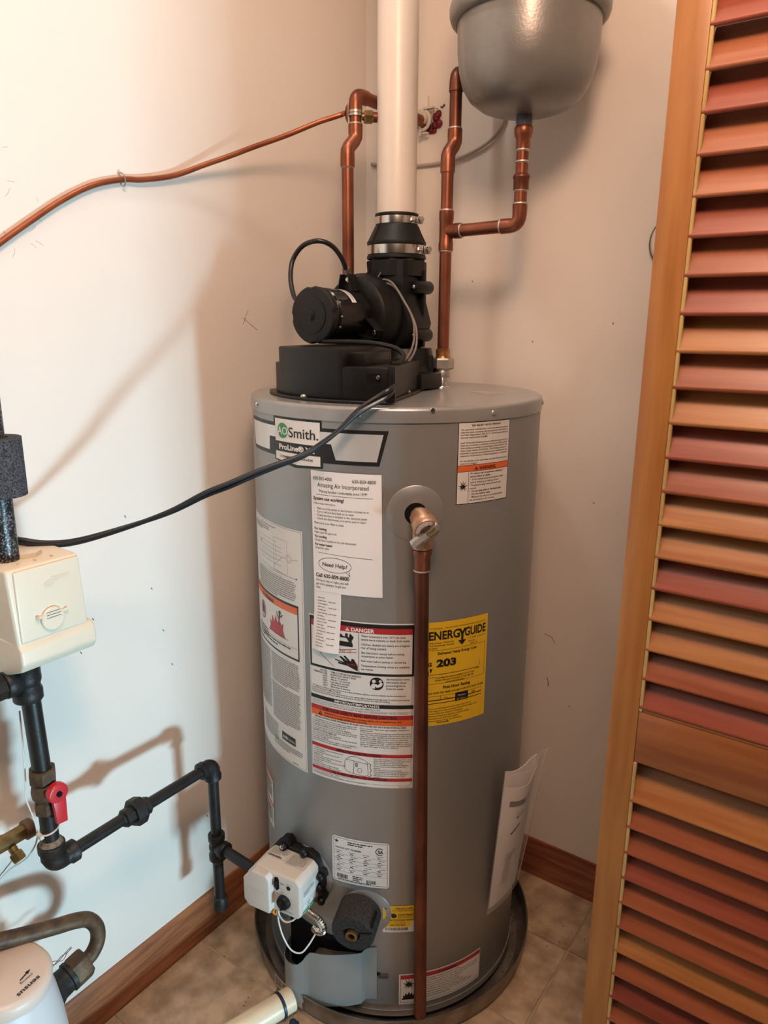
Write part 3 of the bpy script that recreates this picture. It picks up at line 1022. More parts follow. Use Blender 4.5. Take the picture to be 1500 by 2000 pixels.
# drawing of the control
gx, gy = 70, 266
sh.line([(gx + 4, gy + 8), (gx + 12, gy + 1), (gx + 22, gy - 0.5), (gx + 38, gy + 4), (gx + 44, gy + 8), (gx + 46, gy + 34), (gx + 40, gy + 38),
         (gx + 22, gy + 36), (gx + 6, gy + 33), (gx + 1, gy + 28), (gx + 1, gy + 13), (gx + 4, gy + 8), (gx + 20, gy + 9), (gx + 44, gy + 12)], 0.7, 'black')
sh.line([(gx + 19, gy + 9), (gx + 18, gy + 35)], 0.7, 'black')
sh.frame(gx + 22, gy + 12, gx + 26, gy + 20, 1.2, 'black', 2)
sh.line([(gx + 30 + 4 * math.cos(k * PI / 6), gy + 27 + 5 * math.sin(k * PI / 6)) for k in range(13)], 0.7, 'black')
sh.line([(gx + 46, gy + 10), (gx + 51, gy + 12), (gx + 49, gy + 18), (gx + 52, gy + 24), (gx + 49, gy + 30), (gx + 52, gy + 35), (gx + 46, gy + 38)], 1.0, 'black')
sh.rect(1.5, 304.5, Wd - 1.5, 311, 'red', 2)
sh.text(97, 310, 6.2, 'TO TURN OFF GAS TO APPLIANCE', 'black', 106, 0.03, 'c', 4)
for i, s_ in enumerate(('1. Turn the thermostat counter clockwise to the lowest setting.', '2. Set the switch to the "OFF" position.',
                        '3. Turn off all electric power to the appliance if service is to be performed.')):
    sh.text(6, 313.8 + i * 3.2, 3.1, s_, w=len(s_) * 1.35)
sh.text(Wd - 6, Ht - 1.6, 3.6, '100112464', 'grey', 20, align='r')
sh.build('danger_label', heater, 'white', label='white label with red danger bands and a scald pictogram')

# --- yellow energy label
sh = hsheet(-46.2, 0.8748)
Wd, Ht = 135.5, 201
sh.rect(0, 0, Wd, Ht, 'yellow', 0)
sh.text(17, 13, 4.0, 'U.S. Government', w=24)
sh.text(46, 13, 4.0, 'Federal law prohibits removal of this label before consumer purchase.', w=83)
sh.text(16, 33, 22, 'ENERG', w=58.5, bold=0.03)
sh.text(84.5, 33, 22, 'GUIDE', w=46, bold=0.03)
sh.poly([(71.5, 17.5), (76, 17.5), (79.5, 24), (83, 17.5), (87.5, 17.5), (81.8, 28), (81.8, 39.5), (88, 39.5), (79.6, 49), (71, 39.5), (77.2, 39.5),
         (77.2, 28)], 'black', 4, False)
for i, s_ in enumerate(('Water Heater - Natural Gas', 'Tank Size (Storage Capacity):', '50 gallons')):
    sh.text(16.5, 40.5 + i * 5.0, 4.0, s_, bold=0.01)
sh.text(90, 40, 4.0, 'A. O. Smith Corporation', w=40)
sh.text(92, 46, 4.0, 'Model(s):', w=15)
sh.text(96, 51, 4.0, 'GPVL 50', w=16)
sh.frame(4, 53, Wd - 5, 118, 0.5, 'black', 2)
sh.text(72, 62, 7.0, 'Estimated Yearly Energy Cost', w=78, bold=0.025, align='c')
sh.text(16, 85, 13, '$', bold=0.04)
sh.text(31, 85, 19, '203', w=38, bold=0.05)
sh.poly([(18.5, 88), (24, 88), (20.5, 97)], 'black', 3, False)
sh.line([(17, 92), (17, 103)], 0.8, 'black')
sh.line([(19, 100), (118, 100)], 0.9, 'black')
sh.line([(120, 87), (120, 98)], 0.8, 'black')
sh.text(19, 106, 4.0, '$ 201')
sh.text(110, 103, 4.0, '$ 262')
for i, s_ in enumerate(('THE ESTIMATED ANNUAL ENERGY COST OF THIS', 'MODEL WAS NOT AVAILABLE AT THE TIME THE', 'RANGE WAS PUBLISHED')):
    sh.text(68, 108 + i * 5.0, 4.1, s_, w=len(s_) * 1.98, align='c', bold=0.015)
sh.text(72, 129, 8.0, 'First Hour Rating', w=55, bold=0.03, align='c')
sh.text(71, 137.5, 6.4, '(How much hot water you get in the first hour of use)', w=118, bold=0.014, align='c')
sh.frame(7, 142, Wd - 9, 150, 0.5, 'black', 2)
sh.rect(7, 149.6, Wd - 9, 151.2, 'black', 2)
sh.rect(7, 156, Wd - 9, 157.2, 'black', 2)
sh.rect(15.5, 142, 16.7, 157, 'black', 2)
sh.text(47, 148.5, 4.4, 'Low', bold=0.01)
sh.text(104, 148, 4.4, 'High', bold=0.01)
sh.rect(40, 142, 40.6, 150, 'black', 2)
sh.rect(69, 141.5, 96, 158, 'black', 3)
sh.text(82.5, 149, 4.4, 'Medium', 'white', 16, align='c', layer=5)
sh.text(82.5, 156, 4.2, '81 Gallons', 'yellow', 19, align='c', layer=5)
for i, s_ in enumerate(('Your cost will depend on your utility rates and use.', 'Cost range based only on models fueled by natural gas with a',
                        'medium first hour rating (51-74 gallons).', 'Estimated energy cost based on a national average', 'natural gas cost of $1.09 per therm.', 'Estimated yearly energy use: 186 therms.')):
    sh.text(18, 168 + i * 4.9, 3.9, s_, w=len(s_) * 1.66, bold=0.006)
    if i in (0, 1, 3, 5):
        sh.disc(15, 166.8 + i * 4.9, 0.9, 'black', 3)
sh.text(34, 196, 4.2, 'ftc.gov/energy', bold=0.02)
sh.build('energy_label', heater, 'yellow', label='yellow energy cost label right of the copper discharge pipe')

# --- rating plate
sh = hsheet(-79.5, 0.4312)
Wd, Ht = 113, 101
c_ = 4
sh.poly([(c_, 0), (Wd - c_, 0), (Wd, c_), (Wd, Ht - c_), (Wd - c_, Ht), (c_, Ht), (0, Ht - c_), (0, c_)], 'white', 0)
sh.frame(3.2, 3.2, Wd - 3.2, Ht - 3.2, 0.7, 'black', 1)
st = []
for k in range(10):
    r_ = 4.6 if k % 2 == 0 else 1.9
    st.append((9.5 + r_ * math.sin(k * PI / 5), 11 - r_ * math.cos(k * PI / 5)))
sh.poly(st, 'black', 2, False)
sh.small(32, 8, 50, 2, 4.5, 2.0, 'black')
sh.text(7, 26, 5.2, 'ASHLAND CITY, TENNESSEE', w=52, bold=0.01)
sh.line([(95 + 7.5 * math.cos(a * PI / 14), 20 + 7.5 * math.sin(a * PI / 14)) for a in range(4, 26)], 1.5, 'black', 2)
sh.text(96.5, 23.6, 10, 'SA', w=10.5, bold=0.03, align='c')
for i, y in enumerate((38, 48, 56, 67, 77)):
    sh.line([(5, y), (Wd - 5, y)], 0.4, 'grey')
    for k in range(4):
        sh.small(8 + k * 27 + (i % 2) * 4, y - 7.5, 13, 1, 4, 1.1, 'grey', last=1)
        sh.small(10 + k * 27, y - 4.0, 7, 1, 4, 1.5, 'black', last=1)
sh.bars(10, 83, 22, 9)
sh.bars(70, 86, 17, 8)
sh.small(42, 82, 22, 3, 4, 1.8, 'black')
sh.small(12, 94, 66, 1, 4, 1.6, 'black', last=1)
sh.build('rating_label', heater, 'white', label='white rating plate label low on the front')

# --- contractor sticker
sh = hsheet(-58.7, 0.2906)
Wd, Ht = 76, 61.5
sh.rect(0, 0, Wd, Ht, 'white', 0)
sh.rect(0, 0, Wd, 31.5, 'yellow', 1)
sh.rect(0, 31.5, Wd, 35, 'black', 1)
sh.rect(0, 35, 55, 49, 'yellow', 1)
sh.text(40, 7.6, 4.6, '1-800-433-2545', w=34, bold=0.02, align='c')
sh.text(41, 12, 4.0, 'A. O. Smith Ask Any Plan', w=46, bold=0.012, align='c')
sh.text(4, 24, 6.0, '24/7', 'tan', 9)
sh.poly([(16, 19), (21, 17), (26, 20), (27, 25), (22, 28.5), (17, 27)], 'black', 2, False)
sh.text(29.5, 23, 6.2, 'CONTRACTOR', w=42, bold=0.03)
sh.text(29.5, 28.2, 5.2, 'REWARDS.COM', w=41, bold=0.0)
sh.poly([(3, 5), (6, 4), (8.5, 7), (6, 8.5)], 'black', 2, False)
sh.small(5, 32.4, 66, 1, 3, 1.4, 'yellow', 3, 1)
sh.text(28, 40, 3.6, 'A. O. Smith Help Plan', w=33, align='c')
sh.text(28, 45.6, 4.6, '1-800-433-2545', w=32, bold=0.02, align='c')
sh.bars(5, 50.5, 43, 6)
sh.build('contractor_sticker', heater, 'white', label='yellow and white contractor sticker low beside the copper pipe')

# --- flammable warning low on the right
sh = hsheet(-52.0, 0.1275)
Wd, Ht = 185, 75
sh.rect(0, 0, Wd, Ht, 'white', 0)
sh.frame(3, 3, Wd - 1.5, Ht - 4, 0.7, 'black', 1)
sh.rect(3.4, 3.4, Wd - 2, 12.5, 'red', 2)
tri(sh, 78, 11.3, 7, 'black', 'orange', 3)
sh.text(88, 11.4, 7.5, 'WARNING', w=34, bold=0.03, layer=4)
sh.rect(39, 12.5, 39.6, Ht - 4, 'black', 2)
burst(sh, 20, 26, 24)
flames(sh, 20, 54, 30, 'black')
for i, s_ in enumerate(('Risk of property damage, explosion, or fire:', 'Improper installation and use may result in severe injury or death.', 'Do not store or use gasoline or other flammable vapors and liquids',
                        'in the vicinity of this or any other appliance.', 'Avoid all ignition sources if you smell gas.', 'Keep combustible materials away from the heater.', 'Do not expose the control to excessive gas pressure.',
                        'Do not use this appliance if any part has been under water.', 'Read the manual before operating.')):
    sh.text(42, 18.5 + i * 5.6, 4.7, s_, w=len(s_) * 2.02, bold=0.01)
sh.build('flammable_label', heater, 'white', label='wide white label with a red warning band at the base')

# --- narrow label on the left flank
sh = hsheet(-131.5, 0.468)
sh.rect(0, 0, 72, 128, 'white', 0)
sh.frame(1, 1, 71, 127, 1.2, 'black', 1)
sh.rect(2.2, 2.2, 69.8, 10, 'orange', 2)
sh.rect(2.2, 66, 69.8, 74, 'orange', 2)
sh.small(6, 16, 58, 9, 5, 2.2, 'black')
sh.small(6, 80, 58, 8, 5, 2.2, 'black')
sh.build('side_label', heater, 'white', label='narrow white label with orange bands on the left flank')

# --- service notice taped to the front
notice = thing('service_notice', cyl(-73, 0.915, R + 0.002), 'white printed service notice sheet taped on the heater below the banner', 'notice')


def notice_fn(x, y, lift):
    a0 = -86.0 + (0.6 if y > 150 else 0.004 * y)
    a = math.radians(-86.0 + 0.0028 * y) + x * 0.001 / R
    r = R + 0.0012 + lift
    return (HX + math.cos(a) * r, HY + math.sin(a) * r, 1.1366 - y * 0.001)


sh = Sheet(notice_fn)
Wd, Ht = 126.5, 214
sh.rect(0, 0, Wd, Ht, 'paper', 0)
sh.text(5, 15.5, 8.2, '630-833-4000', w=36)
sh.text(Wd - 9, 15.8, 8.2, '630-859-8800', w=40, align='r')
sh.text(59, 27, 11, 'Amazing Air Incorporated', w=92, align='c')
sh.text(59, 36.5, 6.6, '"Making families comfortable since 1979"', w=88, align='c')
sh.line([(10, 40.5), (112, 41)], 0.6, 'black')
sh.text(4.5, 50, 8.2, 'System not working?', w=58, bold=0.022)
sh.text(4.5, 57.5, 5.2, 'Follow these instructions:', w=42)
for i, s_ in enumerate(('Make sure the switch to the furnace is turned to on', 'Turn it off and then back on to reset', 'Check the fuse or breaker in the electrical panel', 'Check the thermostat, is it set to cool or heat?')):
    sh.text(11, 66.2 + i * 5.9, 5.5, s_, w=len(s_) * 1.84)
    sh.disc(6, 64.8 + i * 5.9, 0.6, 'black', 3, seg=8)
sh.text(5, 92, 5.5, 'Make sure your filter is clean', w=56)
for i, (a, b_) in enumerate((('For heating', 'Make sure the gas is on'), ('For cooling', 'Check fuses outside at the unit disconnect'), ('For water heater', 'Check for pilot'))):
    sh.text(5, 102.5 + i * 14, 6.2, a, w=len(a) * 2.15, bold=0.022)
    sh.text(5, 108.6 + i * 14, 5.4, b_, w=len(b_) * 1.84)
sh.line([(10, 143), (110, 146)], 0.6, 'black')
bub = [(42 + 31 * math.cos(k * PI / 16 + 0.35), 163 + 13.2 * math.sin(k * PI / 16 + 0.35)) for k in range(32)]
sh.line(bub + [(70, 177), (66.5, 173.2)][:0] + [bub[0]], 0.8, 'black')
sh.line([(64, 173.6), (70.5, 180), (69, 171.5)], 0.8, 'black')
sh.text(42, 166.5, 9.8, 'Need Help?', w=47, bold=0.008, align='c', slant=0.08)
sh.text(5, 187.5, 9.4, 'Call 630-859-8800', w=64, bold=0.02)
sh.text(5, 195.5, 6.0, '24 hours, day or night, you will', w=62)
sh.text(5, 202.3, 6.0, 'get a live operator to get you', w=57)
sh.text(5, 208.8, 6.0, 'help.', w=9)
sh.build('paper_sheet', notice, 'paper')

# --- till receipt hanging below it
receipt = thing('receipt', cyl(-79, 0.80, R + 0.002), 'narrow white receipt slip hanging from the lower edge of the notice', 'receipt')


def rec_fn(x, y, lift):
    a = math.radians(-85.6 - 0.010 * max(0, y - 40)) + x * 0.001 / R
    r = R + 0.0006 + lift + 0.010 * (y / 117) ** 2 * (0.5 + 0.5 * math.sin(x * 0.055))
    return (HX + math.cos(a) * r, HY + math.sin(a) * r, 0.927 - y * 0.001)


sh = Sheet(rec_fn)
sh.rect(0, 0, 54, 115, 'paper', 0)
for i in range(17):
    y = 16 + i * 5.6
    sh.small(8, y, 14 + (i % 3) * 3, 1, 5, 1.3, 'grey', last=1)
    if i % 2:
        sh.small(30, y, 15, 1, 5, 1.3, 'grey', last=1)
sh.build('paper_slip', receipt, 'paper')

# --- embossed discs pressed into the jacket


def jacket_disc(name, deg, z, r_in, r_out, lift, m, edge=None):
    b = B()
    seg = 56
    rs = []
    prof = [(r_in, 0.0002), (r_in, lift), (r_out - 0.0012, lift), (r_out, 0.0002)]
    for r_, h in prof:
        ring = []
        for k in range(seg):
            t_ = 2 * PI * k / seg
            ring.append(cyl(deg + math.degrees(r_ * math.cos(t_) / R), z + r_ * math.sin(t_), R + h))
        rs.append(ring)
    b.rings(rs, False, False)
    return obj(name, b, m, heater, smooth=50)


jacket_disc('valve_escutcheon', -48.4, 1.0712, 0.019, 0.0485, 0.0012, 'jacket')
hb = B()
hb.lathe([(0.0192, 0.0), (0.0192, 0.0006), (0, 0.0006)], cyl(-48.4, 1.0712, R + 0.0001), rad(-48.4), 30)
obj('valve_opening', hb, 'dark', heater)
jacket_disc('thermowell_disc', -91.0, 0.3245, 0.0, 0.054, 0.0012, 'jacket')
jacket_disc('drain_disc', -65.4, 0.272, 0.0, 0.0495, 0.0012, 'jacket')

# --- burner compartment: near-black sheet painting the opening's shade, and the bent sheet-metal cover in front of it
b = B()
rows = []
for z in (0.06, 0.195):
    rows.append([cyl(a, z, R + 0.0006) for a in (-104, -100, -96, -92, -88, -82, -76, -70, -66)])
n_ = len(rows[0])
b.add(rows[0] + rows[1], [(i, i + 1, n_ + i + 1, n_ + i) for i in range(n_ - 1)])
obj('burner_opening', b, 'dark', heater, smooth=0)
# (angle, stand-off, bottom z, top z)
cov = [(-105.5, 0.0012, 0.046, 0.118), (-103.5, 0.012, 0.043, 0.118), (-101.2, 0.026, 0.039, 0.118), (-99.4, 0.036, 0.034, 0.118),
       (-97.6, 0.0415, 0.031, 0.118), (-95.5, 0.044, 0.030, 0.119), (-93.2, 0.0435, 0.030, 0.121), (-91.2, 0.041, 0.031, 0.126), (-89.6, 0.037, 0.033, 0.136),
       (-88.3, 0.033, 0.035, 0.150), (-86.8, 0.0312, 0.038, 0.161), (-85.2, 0.031, 0.040, 0.165), (-82, 0.029, 0.043, 0.168), (-79, 0.027, 0.046, 0.172),
       (-76, 0.024, 0.050, 0.176), (-72, 0.020, 0.055, 0.181), (-68.5, 0.016, 0.060, 0.184), (-66.8, 0.013, 0.062, 0.185), (-65.6, 0.0035, 0.064, 0.186),
       (-63.5, 0.0022, 0.066, 0.191), (-61.0, 0.0022, 0.067, 0.193)]
b = B()
rs = []
for a, o_, z0, z1 in cov:
    rs.append([cyl(a, z0, R + o_), cyl(a, z1, R + o_), cyl(a, z1, R + max(o_ - 0.0014, 0.0005)), cyl(a, z0, R + max(o_ - 0.0014, 0.0005))])
b.rings(rs)
cover = obj('burner_cover', b, 'cover', heater, smooth=28)
# closing shelf between cover and jacket (brownish insulation seen from above)
b = B()
vs, fs = [], []
for a, o_, z0, z1 in cov[10:18]:
    vs += [cyl(a, z1 - 0.012, R + 0.0008), cyl(a, z1 - 0.016, R + o_ - 0.0015)]
for i in range(7):
    fs.append((2 * i, 2 * i + 1, 2 * i + 3, 2 * i + 2))
b.add(vs, fs)
obj('burner_shelf', b, mat('brown_insulation', (0.115, 0.08, 0.055), 0.8, var=0.4, scale=40), heater)
b = B()
for zc, bw in ((0.128, 0.012),):
    b.sphere(cyl(-60.3, zc, R + 0.001), 0.0035, 12, 6)
obj('cover_screw', b, 'dark', cover)
b = B()
b.path([cyl(-60.3 + k * 1.0, 0.124, R + 0.0005) for k in range(5)], 0.0048, 8)
obj('cover_slot', b, mat('slot_shadow_metal', (0.035, 0.033, 0.03), 0.6), heater)
for a, zf in ((-95, 0.042), (-95, 0.108)):
    b = B()
    b.path([cyl(a + k * 0.9, zf + 0.004 * math.cos(k * 0.6), R + 0.0430) for k in range(-2, 3)], 0.0016, 8)
    obj('cover_crease', b, 'cover', cover)

# ================================================================== GAS CONTROL on the heater
ga = math.radians(-82)
gn = V((math.cos(ga), math.sin(ga), 0))          # outward
gr_ = V((-math.sin(ga), math.cos(ga), 0))        # to the viewer's right
gz = V((0, 0, 1))
GC = V((0.3010, -0.7020, 0.3255))                 # centre of the front face
valve = thing('gas_control_valve', (0.30, -0.66, 0.285), 'pale beige gas control box with black knob, mounted low on the heater front', 'gas valve')


def gp(x, y, d):
    """x right, y up, d inward from the front face"""
    return GC + gr_ * x + gz * y - gn * d


gw, gh, gd = 0.0615, 0.0435, 0.072
fr = [(-gw, -gh + 0.012), (-gw + 0.012, -gh), (gw - 0.008, -gh), (gw, -gh + 0.008), (gw, gh - 0.010), (gw - 0.010, gh), (-gw + 0.022, gh), (-gw, gh - 0.024)]
b = B()
b.prism([gp(x, y, 0.004) for x, y in fr], -gn * (gd - 0.004))
box = obj('valve_cover', b, 'gasbox', valve, bevel=0.005, bseg=3, smooth=40)
# the left half of the front is raised
b = B()
b.prism([gp(x, y, 0.008) for x, y in ((-gw + 0.001, -gh + 0.013), (-gw + 0.013, -gh + 0.001), (-0.004, -gh + 0.001), (0.001, -gh + 0.006), (0.001, gh - 0.012), (-0.006, gh - 0.002),
                                    (-gw + 0.023, gh - 0.002), (-gw + 0.001, gh - 0.025))], gn * 0.018)
obj('raised_front', b, 'gasbox', box, bevel=0.006, bseg=3, smooth=40)
b = B()
b.lathe([(0.0145, 0), (0.0145, 0.003), (0.0125, 0.009), (0.011, 0.0095), (0, 0.0095)], gp(0.0255, -0.013, 0.0042), gn, 28)
b.box(gp(0.0255, -0.013, -0.0065), (0.004, 0.021, 0.006), (gr_, gz, gn))
obj('knob', b, 'black', box)
b = B()
b.prism([gp(x, y, 0.004) for x, y in ((0.0045, 0.034), (0.012, 0.036), (0.0145, 0.030), (0.0145, 0.012), (0.009, 0.006), (0.0045, 0.012))], gn * 0.0012)
obj('switch_recess', b, 'dark', box, smooth=0)
b = B()
b.box(gp(0.0085, 0.022, 0.002), (0.007, 0.014, 0.007), (gr_, gz, gn))
obj('rocker_switch', b, 'black', box, bevel=0.0015)
b = B()
b.lathe([(0.0042, 0), (0.0042, 0.0012), (0.003, 0.0014), (0, 0.0014)], gp(0.036, 0.021, 0.0042), gn, 16)
obj('status_light', b, 'black', box)


def gfront(x, y, lift):
    return gp(x * 0.001, y * -0.001, 0.004 - lift)


def ginks(s, name, parent, inks=None):
    for key in list(s.ink):
        vs, fs = s.ink[key]
        col = key[0] if isinstance(key, tuple) else key
        me = bpy.data.meshes.new(name)
        me.from_pydata([s.fn(x, y, 0.0003 + 0.0001 * l) for x, y, l in vs], [], fs)
        me.materials.append(M['ink_' + col])
        o = link(name, me, parent)
        o['kind'] = 'stuff'


s = Sheet(gfront)
s.small(18, -26, 8, 1, 4, 2, 'grey', last=1)
s.text(19, -12, 4.4, 'ON', 'grey')
s.text(18, -17 + 12, 4.4, 'OFF', 'grey')
s.text(30, -27, 4.0, 'STATUS', 'grey', 14)
for k in range(8):
    a = math.radians(210 - k * 34)
    x, y = 25.5 + 18 * math.cos(a), 13 - 17.5 * math.sin(a)
    s.line([(x, y), (x + 2.2 * math.cos(a), y - 2.2 * math.sin(a))], 0.9, 'grey')
s.text(12, 35, 4.2, 'TEMPERATURE', 'green', 32)
ginks(s, 'dial_marks', box)


def graised(x, y, lift):
    return gp(x * 0.001, y * -0.001, -0.010 - lift)


s = Sheet(graised)
s.text(-54, 3, 9, 'Intelli-Vent', 'cream', 40, 0.0)
ginks(s, 'moulded_lettering', box)


def gtop(x, y, lift):
    return GC + gr_ * (x * 0.001) - gn * (0.068 - y * 0.001) + gz * (gh + lift)


s = Sheet(gtop)
s.frame(-38, 0, 4, 30, 0.5, 'grey')
s.frame(7, 0, 50, 34, 0.5, 'grey')
s.small(-36, 3, 38, 7, 2.7, 1.3, 'grey')
s.bars(-36, 24, 30, 4.5)
s.text(9, 4, 4, 'LIGHTING INSTRUCTIONS', 'grey', 38)
s.small(9, 6, 38, 10, 2.7, 1.3, 'grey')
ginks(s, 'printed_rules', box)


def gside(x, y, lift):
    return GC + gr_ * (gw + lift) - gn * (x * 0.001) - gz * (y * 0.001)


s = Sheet(gside)
s.rect(12, -16, 56, 36, 'white', 0)
s.small(15, -13, 36, 4, 3.2, 1.5, 'grey')
s.line([(12, 14), (56, 14)], 0.5, 'grey')
s.text(28, 22, 6, '03', 'black', 8)
s.small(26, 24, 14, 1, 4, 1.6, 'grey')
s.rect(12, 28, 33, 36, 'green', 2)
s.rect(35, 28, 56, 36, 'green', 2)
s.text(15, 34.5, 5, 'NAT', 'white', 13, layer=4)
s.text(38, 34.5, 5, 'GAS', 'white', 13, layer=4)
s.build('control_label', box, 'white', lift=0.0003, step=0.0001) if False else None
for key in list(s.ink):
    vs, fs = s.ink[key]
    col = key[0] if isinstance(key, tuple) else key
    me = bpy.data.meshes.new('control_label')
    me.from_pydata([s.fn(x, y, 0.0003 + 0.0001 * l) for x, y, l in vs], [], fs)
    me.materials.append(M['ink_' + col])
    o = link('control_label' if key == ('white', 0) else 'label_print', me, box)
    if key != ('white', 0) and not isinstance(key, tuple):
        o['kind'] = 'stuff'
# black moulded bracket behind the box
b = B()
out = [(-0.050, -0.020), (-0.060, 0.010), (-0.052, 0.030), (-0.040, 0.046), (-0.030, 0.049), (-0.026, 0.062), (-0.012, 0.066), (-0.004, 0.058), (-0.002, 0.050), (0.022, 0.050), (0.040, 0.056),
       (0.056, 0.050), (0.064, 0.036), (0.066, 0.026), (0.075, 0.024), (0.078, 0.012), (0.072, 0.004), (0.073, -0.012), (0.070, -0.024), (0.077, -0.034), (0.074, -0.046),
       (0.064, -0.054), (0.040, -0.056), (0.0, -0.054), (-0.034, -0.048)]
b.prism([gp(x, y, gd - 0.004) for x, y in out], -gn * 0.022)
brk = obj('valve_bracket', b, 'black', valve, bevel=0.002, smooth=30)
for x, y in ((0.030, 0.056), (0.067, 0.016), (0.064, -0.010), (0.068, -0.040), (-0.018, 0.052)):
    b = B()
    b.sphere(gp(x, y - 0.004, gd - 0.006), 0.0085, 12, 8)
    obj('bracket_lug', b, 'black', brk)
b = B()
b.lathe([(0.0042, 0), (0.0042, 0.003), (0.002, 0.0045), (0, 0.0045)], gp(-0.018, 0.051, gd - 0.011), gn, 12)
obj('bracket_screw', b, 'steel', brk)
b = B()
b.tube(gp(0.01, 0, gd + 0.016), gp(0.01, 0, gd + 0.026), 0.022)
obj('valve_shank', b, 'black', valve)
# wires and flexible conduit below
w0 = gp(-0.03, -gh + 0.004, 0.02)
obj('white_wire', B().path(catmull([gp(-0.034, -gh + 0.003, 0.016), gp(-0.032, -gh - 0.012, 0.014), gp(-0.022, -gh - 0.020, 0.012), gp(-0.012, -gh - 0.014, 0.012), gp(-0.008, -gh + 0.003, 0.014)]), 0.0019, 8), 'white_wire', valve)
obj('white_wire', B().path(catmull([gp(0.006, -gh + 0.003, 0.010), gp(0.010, -gh - 0.012, 0.008), gp(0.024, -gh - 0.018, 0.006), gp(0.040, -gh - 0.010, 0.008), gp(0.050, -gh + 0.003, 0.012)]), 0.0018, 8), 'white_wire', valve)
obj('green_wire', B().path(catmull([gp(0.004, -gh + 0.003, 0.014), gp(0.010, -gh - 0.010, 0.013), gp(0.022, -gh - 0.013, 0.011), gp(0.034, -gh + 0.003, 0.012)]), 0.0017, 8),
    mat('dark_green_wire', (0.03, 0.09, 0.05), 0.5), valve)
obj('orange_wire', B().path(catmull([gp(-0.006, -gh + 0.003, 0.012), gp(-0.009, -gh - 0.008, 0.010), gp(-0.003, -gh - 0.013, 0.009), gp(0.0, -gh + 0.003, 0.011)]), 0.0019, 8), 'orange_wire', valve)
obj('orange_wire', B().path(catmull([gp(-0.001, -gh + 0.003, 0.010), gp(-0.005, -gh - 0.010, 0.008), gp(0.002, -gh - 0.012, 0.008), gp(0.004, -gh + 0.003, 0.010)]), 0.0019, 8), 'orange_wire', valve)
obj('white_wire', B().path(catmull([gp(0.002, -gh + 0.003, 0.012), gp(0.006, -gh - 0.03, 0.010), gp(0.016, -gh - 0.062, 0.010), gp(0.032, -gh - 0.086, 0.012), gp(0.050, -gh - 0.090, 0.018), gp(0.060, -gh - 0.078, 0.030),
                                    gp(0.064, -gh - 0.066, 0.05)]), 0.0016, 8), 'white_wire', valve)
cp = catmull([gp(0.050, -gh + 0.002, 0.035), gp(0.064, -gh - 0.004, 0.034), gp(0.080, -gh - 0.012, 0.036), gp(0.088, -gh - 0.028, 0.040), gp(0.084, -gh - 0.046, 0.044), gp(0.070, -gh - 0.058, 0.050), gp(0.056, -gh - 0.064, 0.058)], 16)
b = B()
b.path(cp, [0.0072 if (i // 2) % 2 else 0.0058 for i in range(len(cp))], 12)
obj('flexible_conduit', b, 'steel', valve, smooth=20, label='ribbed bright metal flexible conduit')

# ================================================================== DRAIN VALVE in its foam plug
dv = thing('drain_valve', cyl(-66.5, 0.262, R), 'brass drain outlet inside a charcoal foam plug low on the heater front', 'drain valve')
dn = rad(-70)
dc = cyl(-67.6, 0.2755, R + 0.0005) + V((0, 0, 0))
b = B()
prof_ = [(0.042, 0.0), (0.042, 0.050), (0.0395, 0.056), (0.0155, 0.056), (0.0145, 0.044), (0.0, 0.044)]
b.lathe([(0.042, 0.0012)] + prof_[1:], dc, dn + V((0, 0, -0.12)), 40)
obj('foam_plug', b, 'foam_dark', dv)
b = B()
du, dw, da = basis(dn + V((0, 0, -0.12)))
b.prism([dc + da * 0.0563 + du * x + dw * y for x, y in ((0.012, 0.006), (0.040, 0.014), (0.040, 0.017), (0.012, 0.0085))], da * 0.0006)
b.prism([dc + da * h + du * x + dw * y for h, x, y in ((0.016, 0.0382, 0.018), (0.050, 0.0382, 0.018), (0.050, 0.0352, 0.0232), (0.016, 0.0352, 0.0232))], (du * 0.0 + dw * 0.0 + V((0.001, 0, 0.0035))))
obj('foam_slit', b, 'dark', dv, smooth=0)
b = B().hollow(dc + da * 0.040, dc + da * 0.061, 0.0115, 0.0068, 24)
ol = obj('brass_outlet', b, 'brass', dv)
obj('outlet_bore', B().tube(dc + da * 0.040, dc + da * 0.054, 0.0067), 'dark', dv)

# ================================================================== RELIEF VALVE and discharge pipe
rv = thing('relief_valve', cyl(-48.4, 1.0712, R), 'brass pressure relief valve with a chrome lever high on the heater', 'valve')
rn = rad(-48.4)
rs_ = V((-rn.y, rn.x, 0))
rc = cyl(-47.2, 1.068, R)
DPX = rc + rn * 0.040
b = B()
b.tube(rc + rn * 0.0012, rc + rn * 0.024, 0.0155)
hexnut(b, rc + rn * 0.010, rc + rn * 0.022, 0.0185)
obj('valve_shank', b, 'bronze', rv)
vd = (rn * 0.86 + rs_ * 0.10 + V((0, 0, -0.30))).normalized()
b = B()
b.lathe([(0.014, -0.018), (0.0185, -0.012), (0.0200, 0.004), (0.0205, 0.012), (0.0195, 0.014), (0.0195, 0.017), (0.0215, 0.018), (0.0215, 0.024), (0.0195, 0.026), (0.0, 0.0268)], rc + rn * 0.038, vd, 32)
vb = obj('valve_body', b, 'bronze', rv)
b = B()
b.lathe([(0.0120, 0.0), (0.0185, 0.0002), (0.0185, 0.0012), (0.012, 0.0014)], rc + rn * 0.038 + vd * 0.0270, vd, 28, False, False)
obj('rating_tag', b, mat('pale_brass_tag', (0.60, 0.42, 0.34), 0.4, metal=0.5, var=0.3, scale=300), vb)
b = B()
b.tube(rc + rn * 0.036 + V((0, 0, 0.002)), rc + rn * 0.036 + V((0, 0, -0.045)), 0.0165)
b.lathe([(0.0165, 0), (0.019, -0.003), (0.019, -0.012), (0.0165, -0.014)], rc + rn * 0.036 + V((0, 0, -0.030)), (0, 0, 1), 6, False, False)
